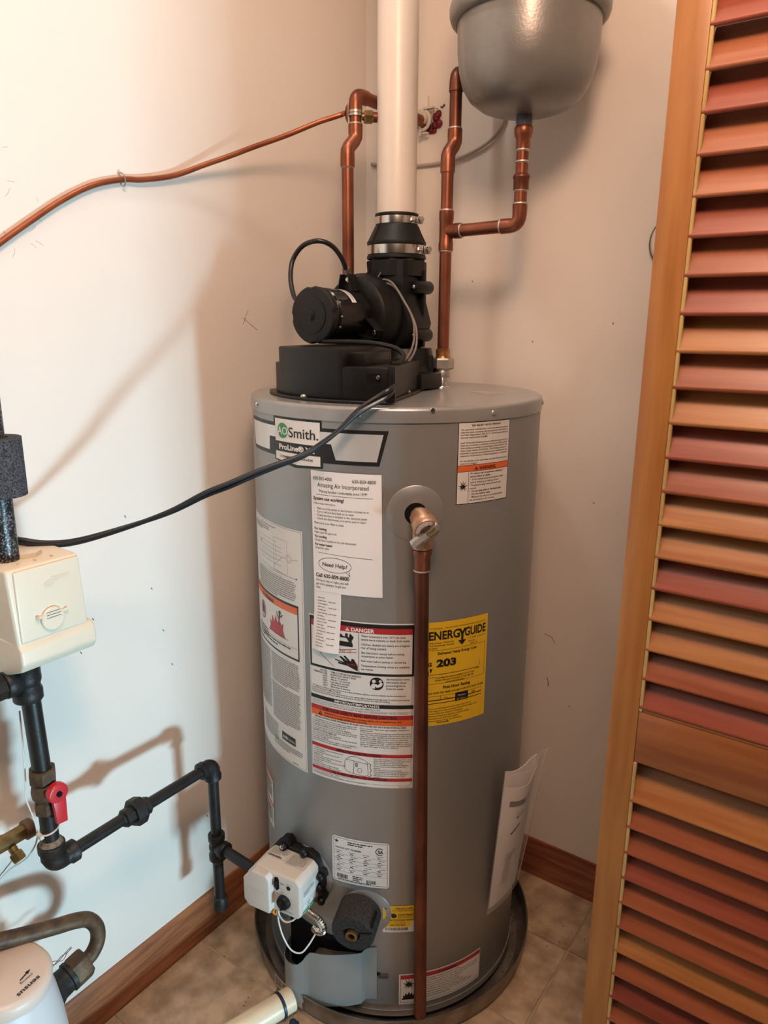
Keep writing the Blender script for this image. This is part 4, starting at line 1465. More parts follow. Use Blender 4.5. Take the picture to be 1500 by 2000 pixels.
obj('valve_outlet', b, 'bronze', rv)
# bent lever
lu, lw, la = basis(vd)
ldir = (V((0, 0, 1)) * 0.66 + rs_ * 0.75).normalized()
ldir = (ldir - vd * ldir.dot(vd)).normalized()
lsd = vd.cross(ldir)
L0 = rc + rn * 0.038 + vd * 0.030
b = B()
b.box(L0 + ldir * -0.004 + vd * 0.005, (0.052, 0.0095, 0.0012), (ldir, lsd, vd))
for sg in (-1, 1):
    b.box(L0 + ldir * -0.004 + vd * 0.002 + lsd * sg * 0.0047, (0.050, 0.0012, 0.007), (ldir, lsd, vd))
b.box(L0 + ldir * -0.030 + vd * 0.004, (0.004, 0.0115, 0.010), (ldir, lsd, vd))
obj('lever', b, 'steel', rv, smooth=0, label='chrome lever')
b = B()
b.tube(L0 + vd * -0.006, L0 + vd * 0.008, 0.003)
b.box(L0 + ldir * 0.008 + vd * 0.0058, (0.012, 0.006, 0.0014), (ldir, lsd, vd))
obj('lever_pin', b, 'brass', rv)

dp = thing('discharge_pipe', (DPX.x, DPX.y, 0.02), 'long straight copper discharge pipe running down the heater front', 'pipe')
X0, Y0 = (rc + rn * 0.036).x, (rc + rn * 0.036).y
b = B()
b.tube((X0 + rs_.x * 0.014, Y0 + rs_.y * 0.014, 0.066), (X0, Y0, 0.985), 0.0121, seg=28)
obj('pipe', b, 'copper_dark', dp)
b = B()
b.lathe([(0.0136, 0.0), (0.0140, 0.0015), (0.0140, 0.024), (0.0160, 0.028), (0.0160, 0.036), (0.0140, 0.037)], (X0, Y0, 0.985), seg=28)
obj('adapter', b, 'copper', dp)
obj('solder_ring', B().lathe([(0.0124, -0.002), (0.0145, 0.0), (0.0140, 0.002), (0.0124, 0.0025)], (X0, Y0, 0.9845), seg=28, cap0=False, cap1=False), 'solder', dp)
obj('thread_sealant', B().lathe([(0.0140, 0), (0.0150, 0.002), (0.0145, 0.007), (0.0140, 0.008)], (X0, Y0, 1.0215), seg=24, cap0=False, cap1=False), 'blue_tape', dp)

# ================================================================== VENT BLOWER on top
ZL = HT
blow = thing('vent_blower', (0.25, -0.38, ZL), 'black power vent blower with a round motor standing on the heater lid', 'blower')


def arc(r, a0, a1, n, z):
    return [cyl(a0 + (a1 - a0) * k / n, z, r) for k in range(n + 1)]


def poly_prism(b, pts, z0, z1):
    return b.prism([V((p[0], p[1], z0)) for p in pts], (0, 0, z1 - z0))


fl = arc(0.246, -140, -66, 24, 0) + [V((0.452, -0.548, 0)), V((0.392, -0.372, 0)), V((0.345, -0.262, 0)), V((0.330, -0.185, 0)), V((0.260, -0.105, 0)), V((0.175, -0.110, 0)),
                                     V((0.128, -0.200, 0)), V((0.116, -0.33, 0))]
obj('base_flange', poly_prism(B(), fl, ZL, ZL + 0.0055), 'black', blow, smooth=0, bevel=0.0015, bseg=1)
pl = arc(0.237, -126, -58.5, 26, 0) + [V((0.400, -0.415, 0)), V((0.355, -0.30, 0)), V((0.30, -0.255, 0)), V((0.18, -0.30, 0)), V((0.150, -0.40, 0))]
obj('plenum', poly_prism(B(), pl, ZL + 0.005, ZL + 0.060), 'black', blow, smooth=30, bevel=0.003)
up_ = arc(0.2376, -119, -77.5, 16, 0) + [V((0.352, -0.44, 0)), V((0.33, -0.36, 0)), V((0.22, -0.36, 0)), V((0.185, -0.42, 0))]
obj('plenum_step', poly_prism(B(), up_, ZL + 0.0056, ZL + 0.089), 'black', blow, smooth=30, bevel=0.003)
md = arc(0.212, -78, -70, 6, 0) + [V((0.372, -0.42, 0)), V((0.345, -0.42, 0))]
obj('plenum_step', poly_prism(B(), md, ZL + 0.059, ZL + 0.082), 'black', blow, smooth=30, bevel=0.003)
# clip pocket at the right end of the plenum wall
b = B()
for k, (a0, a1, z0, z1) in enumerate(((-67.5, -61.5, 1.281, 1.2965),)):
    vs = []
    for z in (z0, z1):
        vs += [cyl(a0, z, 0.2374), cyl(a1, z, 0.2374)]
    b.add(vs, [(0, 1, 3, 2)])
obj('clip_pocket', b, 'dark', blow, smooth=0)
obj('clip_screw', B().lathe([(0.0036, 0), (0.0036, 0.003), (0, 0.004)], cyl(-62.6, 1.2905, 0.2375), rad(-62.6), 10), 'steel', blow)
b = B().box(cyl(-58.5, 1.280, 0.236) + V((0.006, 0, 0)), (0.016, 0.012, 0.060), (rad(-58.5), rad(31.5), V((0, 0, 1))))
obj('cord_anchor', b, 'black', blow, bevel=0.002)
for p in (cyl(-97.5, ZL + 0.0055, 0.239), V((0.385, -0.387, ZL + 0.0055)), V((0.335, -0.255, ZL + 0.0055)), V((0.425, -0.50, ZL + 0.0055))):
    obj('base_screw', B().lathe([(0.0062, 0), (0.0062, 0.002), (0.0045, 0.0045), (0, 0.005)], p, (0, 0, 1), 12), 'zinc', blow)
# scroll casing: motor axis runs towards the front of the closet
AX, AZ = 0.201, 1.390
TC = V((0.2375, -0.2115, 0))
YF, YB = -0.2565, -0.1665
pf = []
for k in range(0, 25):
    a = math.radians(180 + 4 * k) if False else math.radians(95 + (352 - 95) * k / 24)
    rr_ = 0.088 + 0.010 * k / 24
    pf.append(V((AX + math.cos(a) * rr_, YF, AZ + math.sin(a) * rr_)))
pf += [V((TC.x + 0.0465, YF, 1.42)), V((TC.x + 0.0465, YF, 1.50)), V((TC.x - 0.0465, YF, 1.50))]
obj('scroll_casing', B().prism(pf, (0, YB - YF, 0)), 'black', blow, smooth=30, bevel=0.004)
# outlet neck: octagonal to round
b = B()
b.lathe([(0.0585, 1.470), (0.0585, 1.500), (0.0572, 1.503), (0.0572, 1.512)], (TC.x, TC.y, 0), (0, 0, 1), 8, phase=PI / 8)
obj('outlet_neck', b, 'black', blow, smooth=0)
for dx in (-0.020, 0.002):
    obj('neck_notch', B().prism([V((TC.x + dx - 0.006, YF - 0.0006, 1.499)), V((TC.x + dx + 0.006, YF - 0.0006, 1.499)), V((TC.x + dx, YF - 0.0006, 1.489))], (0, 0.0005, 0)), 'dark', blow, smooth=0)
# split flange with bolt ears on the right side
fx = TC.x + 0.0465
b = B()
b.box((fx + 0.005, -0.190, 1.405), (0.012, 0.009, 0.155))
sf = obj('split_flange', b, 'black', blow, bevel=0.002)
for z in (1.448, 1.352):
    b = B()
    b.tube((fx + 0.006, -0.225, z), (fx + 0.006, -0.168, z), 0.0135)
    obj('bolt_ear', b, 'black', sf, bevel=0.002)
    obj('bolt', B().lathe([(0.0044, 0), (0.0044, 0.003), (0.0025, 0.005), (0, 0.005)], (fx + 0.006, -0.2251, z), (0, -1, 0), 12), 'steel', sf)
# base of the scroll, flaring to the lid
b = B()
b.lathe([(0.085, 0), (0.075, 0.02), (0.062, 0.05), (0.056, 0.075)], (0.262, -0.213, ZL + 0.004), (0, 0, 1), 24)
obj('inlet_boot', b, 'black', blow)
b = B()
b.box((0.338, -0.27, ZL + 0.018), (0.055, 0.075, 0.030))
obj('sensor_box', b, 'black', blow, bevel=0.004)
obj('sensor_tab', B().prism([V((0.332, -0.228, ZL + 0.005)), V((0.318, -0.228, ZL + 0.005)), V((0.323, -0.228, ZL + 0.062)), V((0.331, -0.228, ZL + 0.066))], (0.006, 0.010, 0)), 'black', blow, bevel=0.002)
# motor mounting ring
b = B()
b.lathe([(0.0845, 0.0), (0.0845, 0.030), (0.080, 0.040), (0.076, 0.052), (0.070, 0.056), (0.062, 0.057), (0.0, 0.057)], (AX, YF + 0.001, AZ), (0, -1, 0), 56)
mr_ = obj('mounting_ring', b, 'black', blow, smooth=30)
for a in (93, 213, 333):
    ar = math.radians(a)
    d = V((math.cos(ar), 0, math.sin(ar)))
    sd = V((-math.sin(ar), 0, math.cos(ar)))
    b = B()
    c0 = V((AX, YF - 0.055, AZ))
    b.prism([c0 + d * 0.047 + sd * 0.020, c0 + d * 0.078 + sd * 0.010, c0 + d * 0.078 - sd * 0.010, c0 + d * 0.047 - sd * 0.020], (0, -0.012, 0))
    arm = obj('motor_arm', b, 'black', blow, bevel=0.0015)
    for sg in (-1, 1):
        b = B()
        b.prism([c0 + d * 0.047 + sd * sg * 0.019, c0 + d * 0.080 + sd * sg * 0.0095, c0 + d * 0.080 + sd * sg * 0.0075, c0 + d * 0.047 + sd * sg * 0.0165], (0, -0.026, 0))
        obj('arm_rib', b, 'black', arm, smooth=0)
    obj('arm_screw', B().lathe([(0.0055, 0), (0.0055, 0.003), (0.003, 0.004), (0.003, 0.0055), (0, 0.0055)], c0 + d * 0.070 + V((0, -0.012, 0)), (0, -1, 0), 14), 'steel', arm)
# motor
MY0, MY1 = YF - 0.057, -0.432
b = B()
b.lathe([(0.046, 0), (0.0495, 0.004), (0.0495, 0.082), (0.0515, 0.084), (0.0515, 0.100), (0.048, 0.104), (0.048, MY0 - MY1)], (AX, MY0, AZ), (0, -1, 0), 56)
mo = obj('motor', b, 'black_gloss', blow, smooth=30)
b = B()
k_ = 80
rs2 = []
for h, rr_ in ((0.0, 0.0525), (0.012, 0.0535), (0.0155, 0.0515), (0.0165, 0.048)):
    rs2.append([V((AX, MY1 + 0.008 - h, AZ)) + V((math.cos(2 * PI * j / k_), 0, math.sin(2 * PI * j / k_))) * (rr_ - (0.0022 if j % 20 in (0, 1, 2) else 0)) for j in range(k_)])
b.rings(rs2)
cap_ = obj('motor_end_cap', b, 'rubber', blow, smooth=30)
b = B()
b.lathe([(0.034, 0), (0.034, 0.0018), (0.032, 0.0024), (0.0, 0.0024)], (AX, MY1 - 0.0084, AZ), (0, -1, 0), 40)
obj('cap_boss', b, 'rubber', cap_)
b = B()
b.path([V((AX + 0.008 * math.cos(t_), MY1 - 0.0112, AZ + 0.010 * math.sin(t_))) for t_ in [k * 0.4 - 1.6 for k in range(9)]], 0.0012, 6)
b.path([V((AX - 0.002 + 0.004 * math.cos(t_), MY1 - 0.0112, AZ - 0.003 + 0.005 * math.sin(t_))) for t_ in [k * 0.5 - 2.2 for k in range(8)]], 0.0012, 6)
obj('cap_emblem', b, 'black', cap_)
for a in (40, 18, -12, -34):
    ar = math.radians(a)
    d = V((math.cos(ar), 0, math.sin(ar)))
    sd = V((-math.sin(ar), 0, math.cos(ar)))
    obj('cooling_slot', B().box(V((AX, MY1 + 0.019, AZ)) + d * 0.0498, (0.010, 0.008, 0.0012) , (sd, V((0, 1, 0)), d)), 'dark', mo, smooth=0)
    if a in (18, -34, -12):
        obj('slot_screw', B().sphere(V((AX, MY1 + 0.019, AZ)) + d * 0.0505 + sd * 0.008, 0.0028, 8, 5), 'zinc', mo)


def motor_fn(x, y, lift):
    a = math.radians(96) - x * 0.001 / 0.0497
    r = 0.0497 + lift
    return (AX + math.cos(a) * r, MY0 - 0.044 - y * 0.001, AZ + math.sin(a) * r)


s = Sheet(motor_fn, 4)
s.rect(0, 0, 58, 14, 'white', 0)
s.small(4, 3, 48, 3, 3.2, 1.5, 'grey')
s.build('motor_label', mo, 'white') if False else None
for key in list(s.ink):
    vs, fs = s.ink[key]
    col = key[0] if isinstance(key, tuple) else key
    me = bpy.data.meshes.new('motor_label')
    me.from_pydata([s.fn(x, y, 0.0003 + 0.0001 * l) for x, y, l in vs], [], fs)
    me.materials.append(M['ink_' + col])
    o = link('motor_label' if isinstance(key, tuple) else 'label_print', me, mo)
    if not isinstance(key, tuple):
        o['kind'] = 'stuff'
# motor lead loop
hp = catmull([(0.158, -0.425, 1.418), (0.137, -0.418, 1.425), (0.114, -0.402, 1.460), (0.110, -0.390, 1.496), (0.129, -0.380, 1.523), (0.160, -0.370, 1.531), (0.177, -0.350, 1.523),
              (0.184, -0.330, 1.503), (0.183, -0.312, 1.480), (0.183, -0.302, 1.468)])
obj('motor_lead', B().path(hp, 0.0048, 12), 'cord', blow)
obj('lead_collar', B().tube((0.1835, -0.312, 1.482), (0.183, -0.303, 1.470), 0.0062), 'zinc', blow)
# pressure tubes, two grey wires clipped to the casing
for k in (0, 1):
    off = V((0.006 * k, 0, -0.0075 * k))
    wp = [V((0.196, -0.270, 1.452)), V((0.193, -0.268, 1.4575)) + off * 0.3, V((0.229, -0.272, 1.453)) + off, V((0.248, -0.272, 1.461)) + off, V((0.273, -0.275, 1.452)) + off * 1.1, V((0.302, -0.280, 1.420)) + off * 0.6,
          V((0.326, -0.285, 1.390)) - off * 0.4, V((0.340, -0.290, 1.363)) - off * 0.9, V((0.346, -0.300, 1.331)) - off, V((0.352, -0.33, 1.308)) - off * 0.8, V((0.374, -0.40, 1.295)) - off * 0.5, V((0.405, -0.46, 1.285))]
    obj('grey_wire', B().path(catmull(wp), 0.0023, 8), 'grey_wire', blow)
obj('wire_screw', B().lathe([(0.005, 0), (0.005, 0.003), (0.003, 0.005), (0, 0.005)], (0.2395, YF - 0.0005, 1.4745), (0, -1, 0), 12), 'steel', blow)
obj('wire_tie', B().path(catmull([(0.236, -0.264, 1.477), (0.236, -0.275, 1.466), (0.238, -0.279, 1.452), (0.239, -0.274, 1.441), (0.238, -0.262, 1.447)]), 0.0012, 6), 'zinc', blow)
# black lead lying across the plenum
lp_ = catmull([(0.205, -0.425, 1.3415), (0.24, -0.44, 1.342), (0.30, -0.445, 1.343), (0.35, -0.44, 1.341), (0.385, -0.43, 1.334), (0.408, -0.435, 1.322), (0.414, -0.455, 1.310), (0.41, -0.475, 1.3085)])
obj('plenum_lead', B().path(lp_, 0.0045, 10), 'rubber', blow)

# ================================================================== VENT PIPE with rubber coupling
VX, VY = 0.2335, -0.2085
vent = thing('vent_pipe', (VX, VY, 1.56), 'white plastic vent pipe rising from the blower to the ceiling', 'pipe')
obj('pipe', B().tube((VX, VY, 1.558), (VX, VY, CEIL - 0.002), 0.0403, seg=48), 'pvc', vent)
coup = thing('rubber_coupling', (TC.x, TC.y, 1.50), 'black rubber reducer with two steel hose clamps between blower and vent pipe', 'coupling')
o_ = V((TC.x - VX, TC.y - VY, 0))
b = B()
b.lathe([(0.0600, 1.5035), (0.0615, 1.505), (0.0615, 1.509), (0.0598, 1.511), (0.0598, 1.531), (0.0612, 1.533), (0.0612, 1.537), (0.0590, 1.540), (0.0455, 1.566), (0.0432, 1.570), (0.0428, 1.586),
         (0.0445, 1.5875), (0.0445, 1.5915), (0.0410, 1.5925), (0.0406, 1.575), (0.0412, 1.56), (0.0575, 1.535), (0.0578, 1.5035)], (TC.x - 0.002, TC.y + 0.0015, 0), seg=56, cap0=False, cap1=False)
rub = obj('rubber_sleeve', b, 'rubber', coup, smooth=30)
for k in range(6):
    a = math.radians(-47 + k * 60)
    d = V((math.cos(a), math.sin(a), 0))
    sd = V((-d.y, d.x, 0))
    c0 = V((TC.x - 0.002, TC.y + 0.0015, 0))
    b = B()
    b.prism([c0 + d * 0.058 + V((0, 0, 1.537)) - sd * 0.001, c0 + d * 0.0618 + V((0, 0, 1.537)) - sd * 0.001, c0 + d * 0.0475 + V((0, 0, 1.567)) - sd * 0.001, c0 + d * 0.0440 + V((0, 0, 1.567)) - sd * 0.001], sd * 0.002)
    obj('sleeve_rib', b, 'rubber', rub, smooth=0)
for rr_, z0, z1 in ((0.0602, 1.5125, 1.5295), (0.0432, 1.5715, 1.5855)):
    c0 = V((TC.x - 0.002, TC.y + 0.0015, 0))
    b = B()
    b.lathe([(rr_, z0), (rr_ + 0.0007, z0), (rr_ + 0.0010, (z0 + z1) / 2), (rr_ + 0.0007, z1), (rr_, z1)], c0, seg=64, cap0=False, cap1=False)
    cl = obj('clamp_band', b, 'steel', coup, smooth=30)
    a = math.radians(18)
    d = V((math.cos(a), math.sin(a), 0))
    sd = V((-d.y, d.x, 0))
    zc = (z0 + z1) / 2
    q = c0 + d * (rr_ + 0.006) + V((0, 0, zc))
    obj('screw_housing', B().box(q, (0.010, 0.020, z1 - z0 - 0.002), (d, sd, V((0, 0, 1)))), 'zinc', cl, bevel=0.002)
    q2 = q - sd * 0.010 + d * 0.002
    b = B()
    b.tube(q2, q2 + d * 0.004 - sd * 0.006, 0.0035)
    hexnut(b, q2 + d * 0.003 - sd * 0.005, q2 + d * 0.008 - sd * 0.012, 0.0062)
    obj('clamp_screw', b, 'steel', cl)

# ================================================================== COPPER LINES
CR = 0.0119


def ring(b, c, ax, r=CR, w=0.0025):
    """solder fillet where a pipe enters a fitting"""
    return b.lathe([(r, -w), (r + 0.0019, -w * 0.2), (r + 0.0016, w * 0.7), (r, w)], c, ax, 24, False, False)


def solder(c, ax, parent, r=CR):
    return obj('solder_ring', ring(B(), c, ax, r), 'solder', parent)


def bend(name, c, d1, d2, Rb, parent, m='copper', sock=0.016, r=CR + 0.0012):
    """wrought elbow: bend with two sockets"""
    d1, d2 = V(d1).normalized(), V(d2).normalized()
    pts = [V(c) + d1 * (Rb + sock)] + elbow_pts(c, d1, d2, Rb, 10) + [V(c) + d2 * (Rb + sock)]
    b = B()
    b.path(pts, [r + 0.0008] + [r + 0.0004] + [r] * 9 + [r + 0.0004] + [r + 0.0008], 22)
    return obj(name, b, m, parent, smooth=60)


# right line: nipple - union - tee - jog - elbow into the back wall, branch up to the expansion tank
RX, RY = 0.345, -0.195
line = thing('copper_pipe_run', (RX, RY, HT), 'copper pipe run right of the white vent, branching up to the grey tank', 'pipe')
b = B()
b.lathe([(0.0165, 0), (0.0155, 0.0015), (0.0115, 0.003), (0.0112, 0.020), (0.0125, 0.022)], (RX, RY, HT + 0.0003), seg=26)
obj('nipple', b, 'steel', line)
b = B()
b.lathe([(0.0145, 0), (0.0158, 0.0015), (0.0158, 0.015), (0.0148, 0.017)], (RX, RY, HT + 0.0205), seg=30)
obj('collar', b, 'zinc', line)
b = B()
hexnut(b, (RX, RY, HT + 0.037), (RX, RY, HT + 0.060), 0.0235)
nut = obj('union_nut', b, 'zinc', line, smooth=20)
b = B()
b.lathe([(0.0165, 0), (0.0150, 0.003), (0.0145, 0.005), (0.0145, 0.0185), (0.0130, 0.0195)], (RX, RY, HT + 0.0595), seg=28)
obj('adapter', b, mat('brassy_adapter', (0.52, 0.26, 0.10), 0.36, metal=0.85, col2=(0.30, 0.12, 0.05), scale=70), line)
TZ = 1.5535
obj('pipe', B().tube((RX, RY, HT + 0.077), (RX, RY, TZ - 0.018), CR, seg=26), 'copper', line)
b = B()
b.lathe([(0.0146, -0.036), (0.0146, -0.022), (0.0136, -0.019), (0.0136, 0.019), (0.0146, 0.022), (0.0146, 0.038)], (RX, RY, TZ), seg=28)
b.lathe([(0.0130, 0.0), (0.0136, 0.018), (0.0146, 0.021), (0.0146, 0.034)], (RX, RY, TZ), (1, 0, 0), 28)
obj('tee', b, 'copper', line, smooth=50)
solder((RX, RY, TZ - 0.0375), (0, 0, 1), line)
solder((RX, RY, TZ + 0.039), (0, 0, 1), line)
solder((RX + 0.035, RY, TZ), (1, 0, 0), line)
obj('pipe', B().tube((RX, RY, TZ + 0.036), (RX, RY, 1.668), CR, seg=26), 'copper', line)
solder((RX, RY, 1.664), (0, 0, 1), line)
RX2, RY2 = RX + 0.003, RY + 0.019
jog = [V((RX, RY, 1.662)), V((RX, RY, 1.684)), V((RX, RY, 1.692)), V((RX + 0.0006, RY + 0.004, 1.700)), V((RX2 - 0.0006, RY2 - 0.004, 1.712)), V((RX2, RY2, 1.720)), V((RX2, RY2, 1.728)), V((RX2, RY2, 1.742))]
rr_ = CR + 0.0016
obj('offset_fitting', B().path(jog, [rr_ + 0.0008, rr_ + 0.0008, rr_ + 0.0004, rr_, rr_, rr_ + 0.0004, rr_ + 0.0008, rr_ + 0.0008], 24), 'copper', line, smooth=60)
solder((RX2, RY2, 1.7435), (0, 0, 1), line)
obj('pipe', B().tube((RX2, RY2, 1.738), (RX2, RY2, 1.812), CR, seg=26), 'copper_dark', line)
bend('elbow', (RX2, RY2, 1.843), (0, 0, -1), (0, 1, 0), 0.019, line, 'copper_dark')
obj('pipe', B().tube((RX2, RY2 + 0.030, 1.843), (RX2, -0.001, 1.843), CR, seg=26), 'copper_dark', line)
# branch
EX = 0.5035
obj('pipe', B().tube((RX + 0.030, RY, TZ), (EX - 0.030, RY, TZ + 0.002), CR, seg=26), 'copper', line)
solder((EX - 0.037, RY, TZ + 0.002), (1, 0, 0), line)
bend('elbow', (EX, RY, TZ + 0.002), (-1, 0, 0), (0, 0, 1), 0.019, line)
solder((EX, RY, TZ + 0.039), (0, 0, 1), line)
obj('pipe', B().tube((EX, RY, TZ + 0.034), (EX, RY, 1.625), CR, seg=26), 'copper', line)
b = B()
b.lathe([(0.0142, 0), (0.0142, 0.018), (0.0156, 0.021), (0.0156, 0.024), (0.0128, 0.028)], (EX, RY, 1.616), seg=28)
obj('coupling', b, 'copper_dark', line)
solder((EX, RY, 1.6155), (0, 0, 1), line)
obj('pipe', B().tube((EX, RY, 1.640), (EX, RY, 1.690), 0.0112, seg=26), 'copper', line)
solder((EX, RY, 1.664), (0, 0, 1), line, 0.0112)
solder((EX, RY, 1.6835), (0, 0, 1), line, 0.0112)
b = B()
b.lathe([(0.0128, 0), (0.0128, 0.018), (0.0150, 0.022), (0.0160, 0.026), (0.0168, 0.030), (0.0168, 0.037), (0.0150, 0.040)], (EX, RY, 1.684), seg=28)
obj('tank_adapter', b, 'copper', line)
b = B()
b.lathe([(0.0138, 0), (0.0146, 0.003), (0.0138, 0.006), (0.0148, 0.009), (0.0140, 0.013), (0.0146, 0.018), (0.0138, 0.021)], (EX, RY, 1.7205), seg=24)
obj('threaded_nipple', b, 'blue_tape', line, label='threaded nipple smeared with blue sealant')

# expansion tank
tank = thing('expansion_tank', (EX, RY, 1.742), 'grey metal expansion tank with a rolled rim hanging high on the right', 'tank')
b = B()
b.lathe([(0.018, 1.7415), (0.030, 1.7425), (0.055, 1.7455), (0.080, 1.7535), (0.100, 1.768), (0.1135, 1.789), (0.1205, 1.815), (0.1240, 1.845), (0.1255, 1.892)], (EX, RY, 0), seg=96, cap0=True, cap1=False)
obj('lower_shell', b, 'tank', tank, smooth=60)
b = B()
b.lathe([(0.1255, 1.889), (0.131, 1.8885), (0.1365, 1.892), (0.1395, 1.900), (0.1400, 1.910), (0.1375, 1.919), (0.132, 1.923), (0.1265, 1.9235)], (EX, RY, 0), seg=96, cap0=False, cap1=False)
obj('rolled_rim', b, 'tank', tank, smooth=60)
b = B()
b.lathe([(0.1255, 1.923), (0.1250, 1.985), (0.1200, 2.020), (0.100, 2.052), (0.065, 2.070), (0.0, 2.076)], (EX, RY, 0), seg=96, cap0=False, cap1=True)
obj('upper_shell', b, 'tank', tank, smooth=60)

# left line, behind the blower, turning into the back wall
LX, LY = 0.168, -0.286
ll = thing('copper_pipe_run', (LX, LY, HT + 0.006), 'copper pipe run left of the white vent, rising behind the blower', 'pipe')
b = B()
b.lathe([(0.0165, 0), (0.0115, 0.003), (0.0115, 0.022), (0.022, 0.024), (0.022, 0.046), (0.0145, 0.048), (0.0145, 0.066)], (LX, LY, HT + 0.0075), seg=6)
LZ = 1.676
obj('pipe', B().tube((LX, LY, 1.350), (LX, LY, LZ + 0.004), CR, seg=26), 'copper', ll)
solder((LX, LY, LZ), (0, 0, 1), ll)
LX2, LY2 = LX + 0.003, LY + 0.022
dz = LZ - 1.662
jog2 = [V((p.x - RX + LX, LY + (p.y - RY) * 1.15, p.z + dz)) for p in jog]
obj('offset_fitting', B().path(jog2, [rr_ + 0.0008, rr_ + 0.0008, rr_ + 0.0004, rr_, rr_, rr_ + 0.0004, rr_ + 0.0008, rr_ + 0.0008], 24), 'copper', ll, smooth=60)
solder((LX2, LY2, LZ + 0.0815), (0, 0, 1), ll)
obj('pipe', B().tube((LX2, LY2, LZ + 0.077), (LX2, LY2, 1.785), CR, seg=26), 'copper', ll)
bend('elbow', (LX2, LY2, 1.811), (0, 0, -1), (0, 1, 0), 0.019, ll)
obj('pipe', B().tube((LX2, LY2 + 0.030, 1.811), (LX2, -0.001, 1.811), CR, seg=26), 'copper', ll)

# saddle valve tapping the left line
sv = thing('saddle_valve', (LX2, LY2, 1.776), 'small brass saddle valve clamped round the left copper line', 'valve')
b = B()
for z in (1.7795, 1.7735):
    b.lathe([(CR + 0.0005, -0.0022), (CR + 0.0022, -0.0022), (CR + 0.0022, 0.0022), (CR + 0.0005, 0.0022)], (LX2, LY2, z), seg=24, cap0=False, cap1=False)
obj('clamp', b, 'zinc', sv)
b = B()
b.prism([V((LX2 - 0.0125, LY2 - 0.010, 1.758)), V((LX2 - 0.0165, LY2 - 0.012, 1.768)), V((LX2 - 0.0165, LY2 - 0.012, 1.786)), V((LX2 - 0.0125, LY2 - 0.010, 1.794))], (0.005, -0.004, 0))
obj('saddle', b, 'copper_dark', sv, bevel=0.001)
vdir = V((0.72, 0.69, 0)).normalized()
b = B()
q = V((LX2, LY2, 1.7715)) + vdir * (CR + 0.001)
b.tube(q, q + vdir * 0.010, 0.0068)
hexnut(b, q + vdir * 0.004, q + vdir * 0.022, 0.0128)
obj('hex_body', b, 'brass', sv, smooth=20)
b = B()
b.tube(q + vdir * 0.022, q + vdir * 0.042, 0.0095)
obj('valve_stem', b, 'copper_dark', sv)

# soft copper tube, from the saddle valve along the left wall
tube_pts = [(LX2 - 0.016, LY2 - 0.012, 1.7775), (0.143, -0.281, 1.7735), (0.115, -0.314, 1.758), (0.08, -0.366, 1.730), (0.055, -0.426, 1.703), (0.040, -0.479, 1.679), (0.025, -0.530, 1.657), (0.0125, -0.591, 1.631),
            (0.0085, -0.656, 1.615), (0.0068, -0.699, 1.609), (0.0066, -0.756, 1.592), (0.0066, -0.814, 1.562), (0.0066, -0.869, 1.526), (0.0066, -0.921, 1.490), (0.0066, -0.990, 1.440), (0.0066, -1.10, 1.375), (0.0066, -1.35, 1.32)]
tt = thing('copper_tube', (0.0066, -0.70, 1.609), 'thin bent orange copper tube running along the left wall from the saddle valve', 'tube')
obj('tube', B().path(catmull(tube_pts, 8), 0.0049, 12), 'copper_tube', tt)
tc_ = thing('tube_clip', (0.001, -0.699, 1.609), 'small bent wire clip holding the copper tube to the left wall', 'clip')
cpts = [(0.0005, -0.701, 1.620), (0.008, -0.700, 1.6195), (0.0140, -0.699, 1.615), (0.0150, -0.698, 1.607), (0.0120, -0.697, 1.6005), (0.006, -0.697, 1.599)]
obj('wire', B().path(catmull(cpts, 6), 0.0014, 8), 'zinc', tc_)

# sealed hole and white pipe clamp on the back wall
pc = thing('pipe_clamp', (0.165, -0.003, 1.822), 'white plastic pipe clamp with red sealant where the pipe meets the back wall', 'clamp')
b = B()
b.tube((LX2, -0.0005, 1.817), (LX2, -0.030, 1.817), 0.0165)
ct = obj('clamp_sleeve', b, 'clamp_plastic', pc)
b = B()
b.path([V((LX2 + 0.0195 * math.cos(t_), -0.020, 1.812 + 0.0195 * math.sin(t_))) for t_ in [PI * (-0.9 + k * 0.16) for k in range(9)]], 0.0040, 8)
obj('clamp_ring', b, 'clamp_plastic', pc)
b = B()
b.box((LX2 + 0.013, -0.014, 1.837), (0.026, 0.012, 0.005))
b.box((LX2 - 0.004, -0.018, 1.790), (0.006, 0.010, 0.018))
b.box((LX2 + 0.008, -0.018, 1.786), (0.014, 0.008, 0.004))
obj('clamp_tabs', b, 'clamp_plastic', pc, bevel=0.001)
obj('clamp_nail', B().tube((LX2 + 0.009, -0.010, 1.838), (LX2 + 0.009, -0.010, 1.862), 0.0018, seg=10), 'clamp_plastic', pc)
b = B()
rs3 = random.Random(4)
for k in range(22):
    a = rs3.uniform(-2.3, 0.9)
    r_ = rs3.uniform(0.012, 0.026)
    b.sphere((LX2 + 0.013 + math.cos(a) * r_, -0.003, 1.812 + math.sin(a) * r_ * 0.95), rs3.uniform(0.004, 0.0085), 8, 6, (1, 0.8, 1))
for dx, dz_ in ((0.026, 0.022), (0.036, 0.024), (0.044, 0.026), (0.040, 0.023)):
    b.sphere((LX2 + dx, -0.001, 1.815 + dz_), rs3.uniform(0.0012, 0.003), 7, 5, (1, 0.6, 1))
o = obj('red_sealant', b, 'sealant', pc)
o['kind'] = 'stuff'

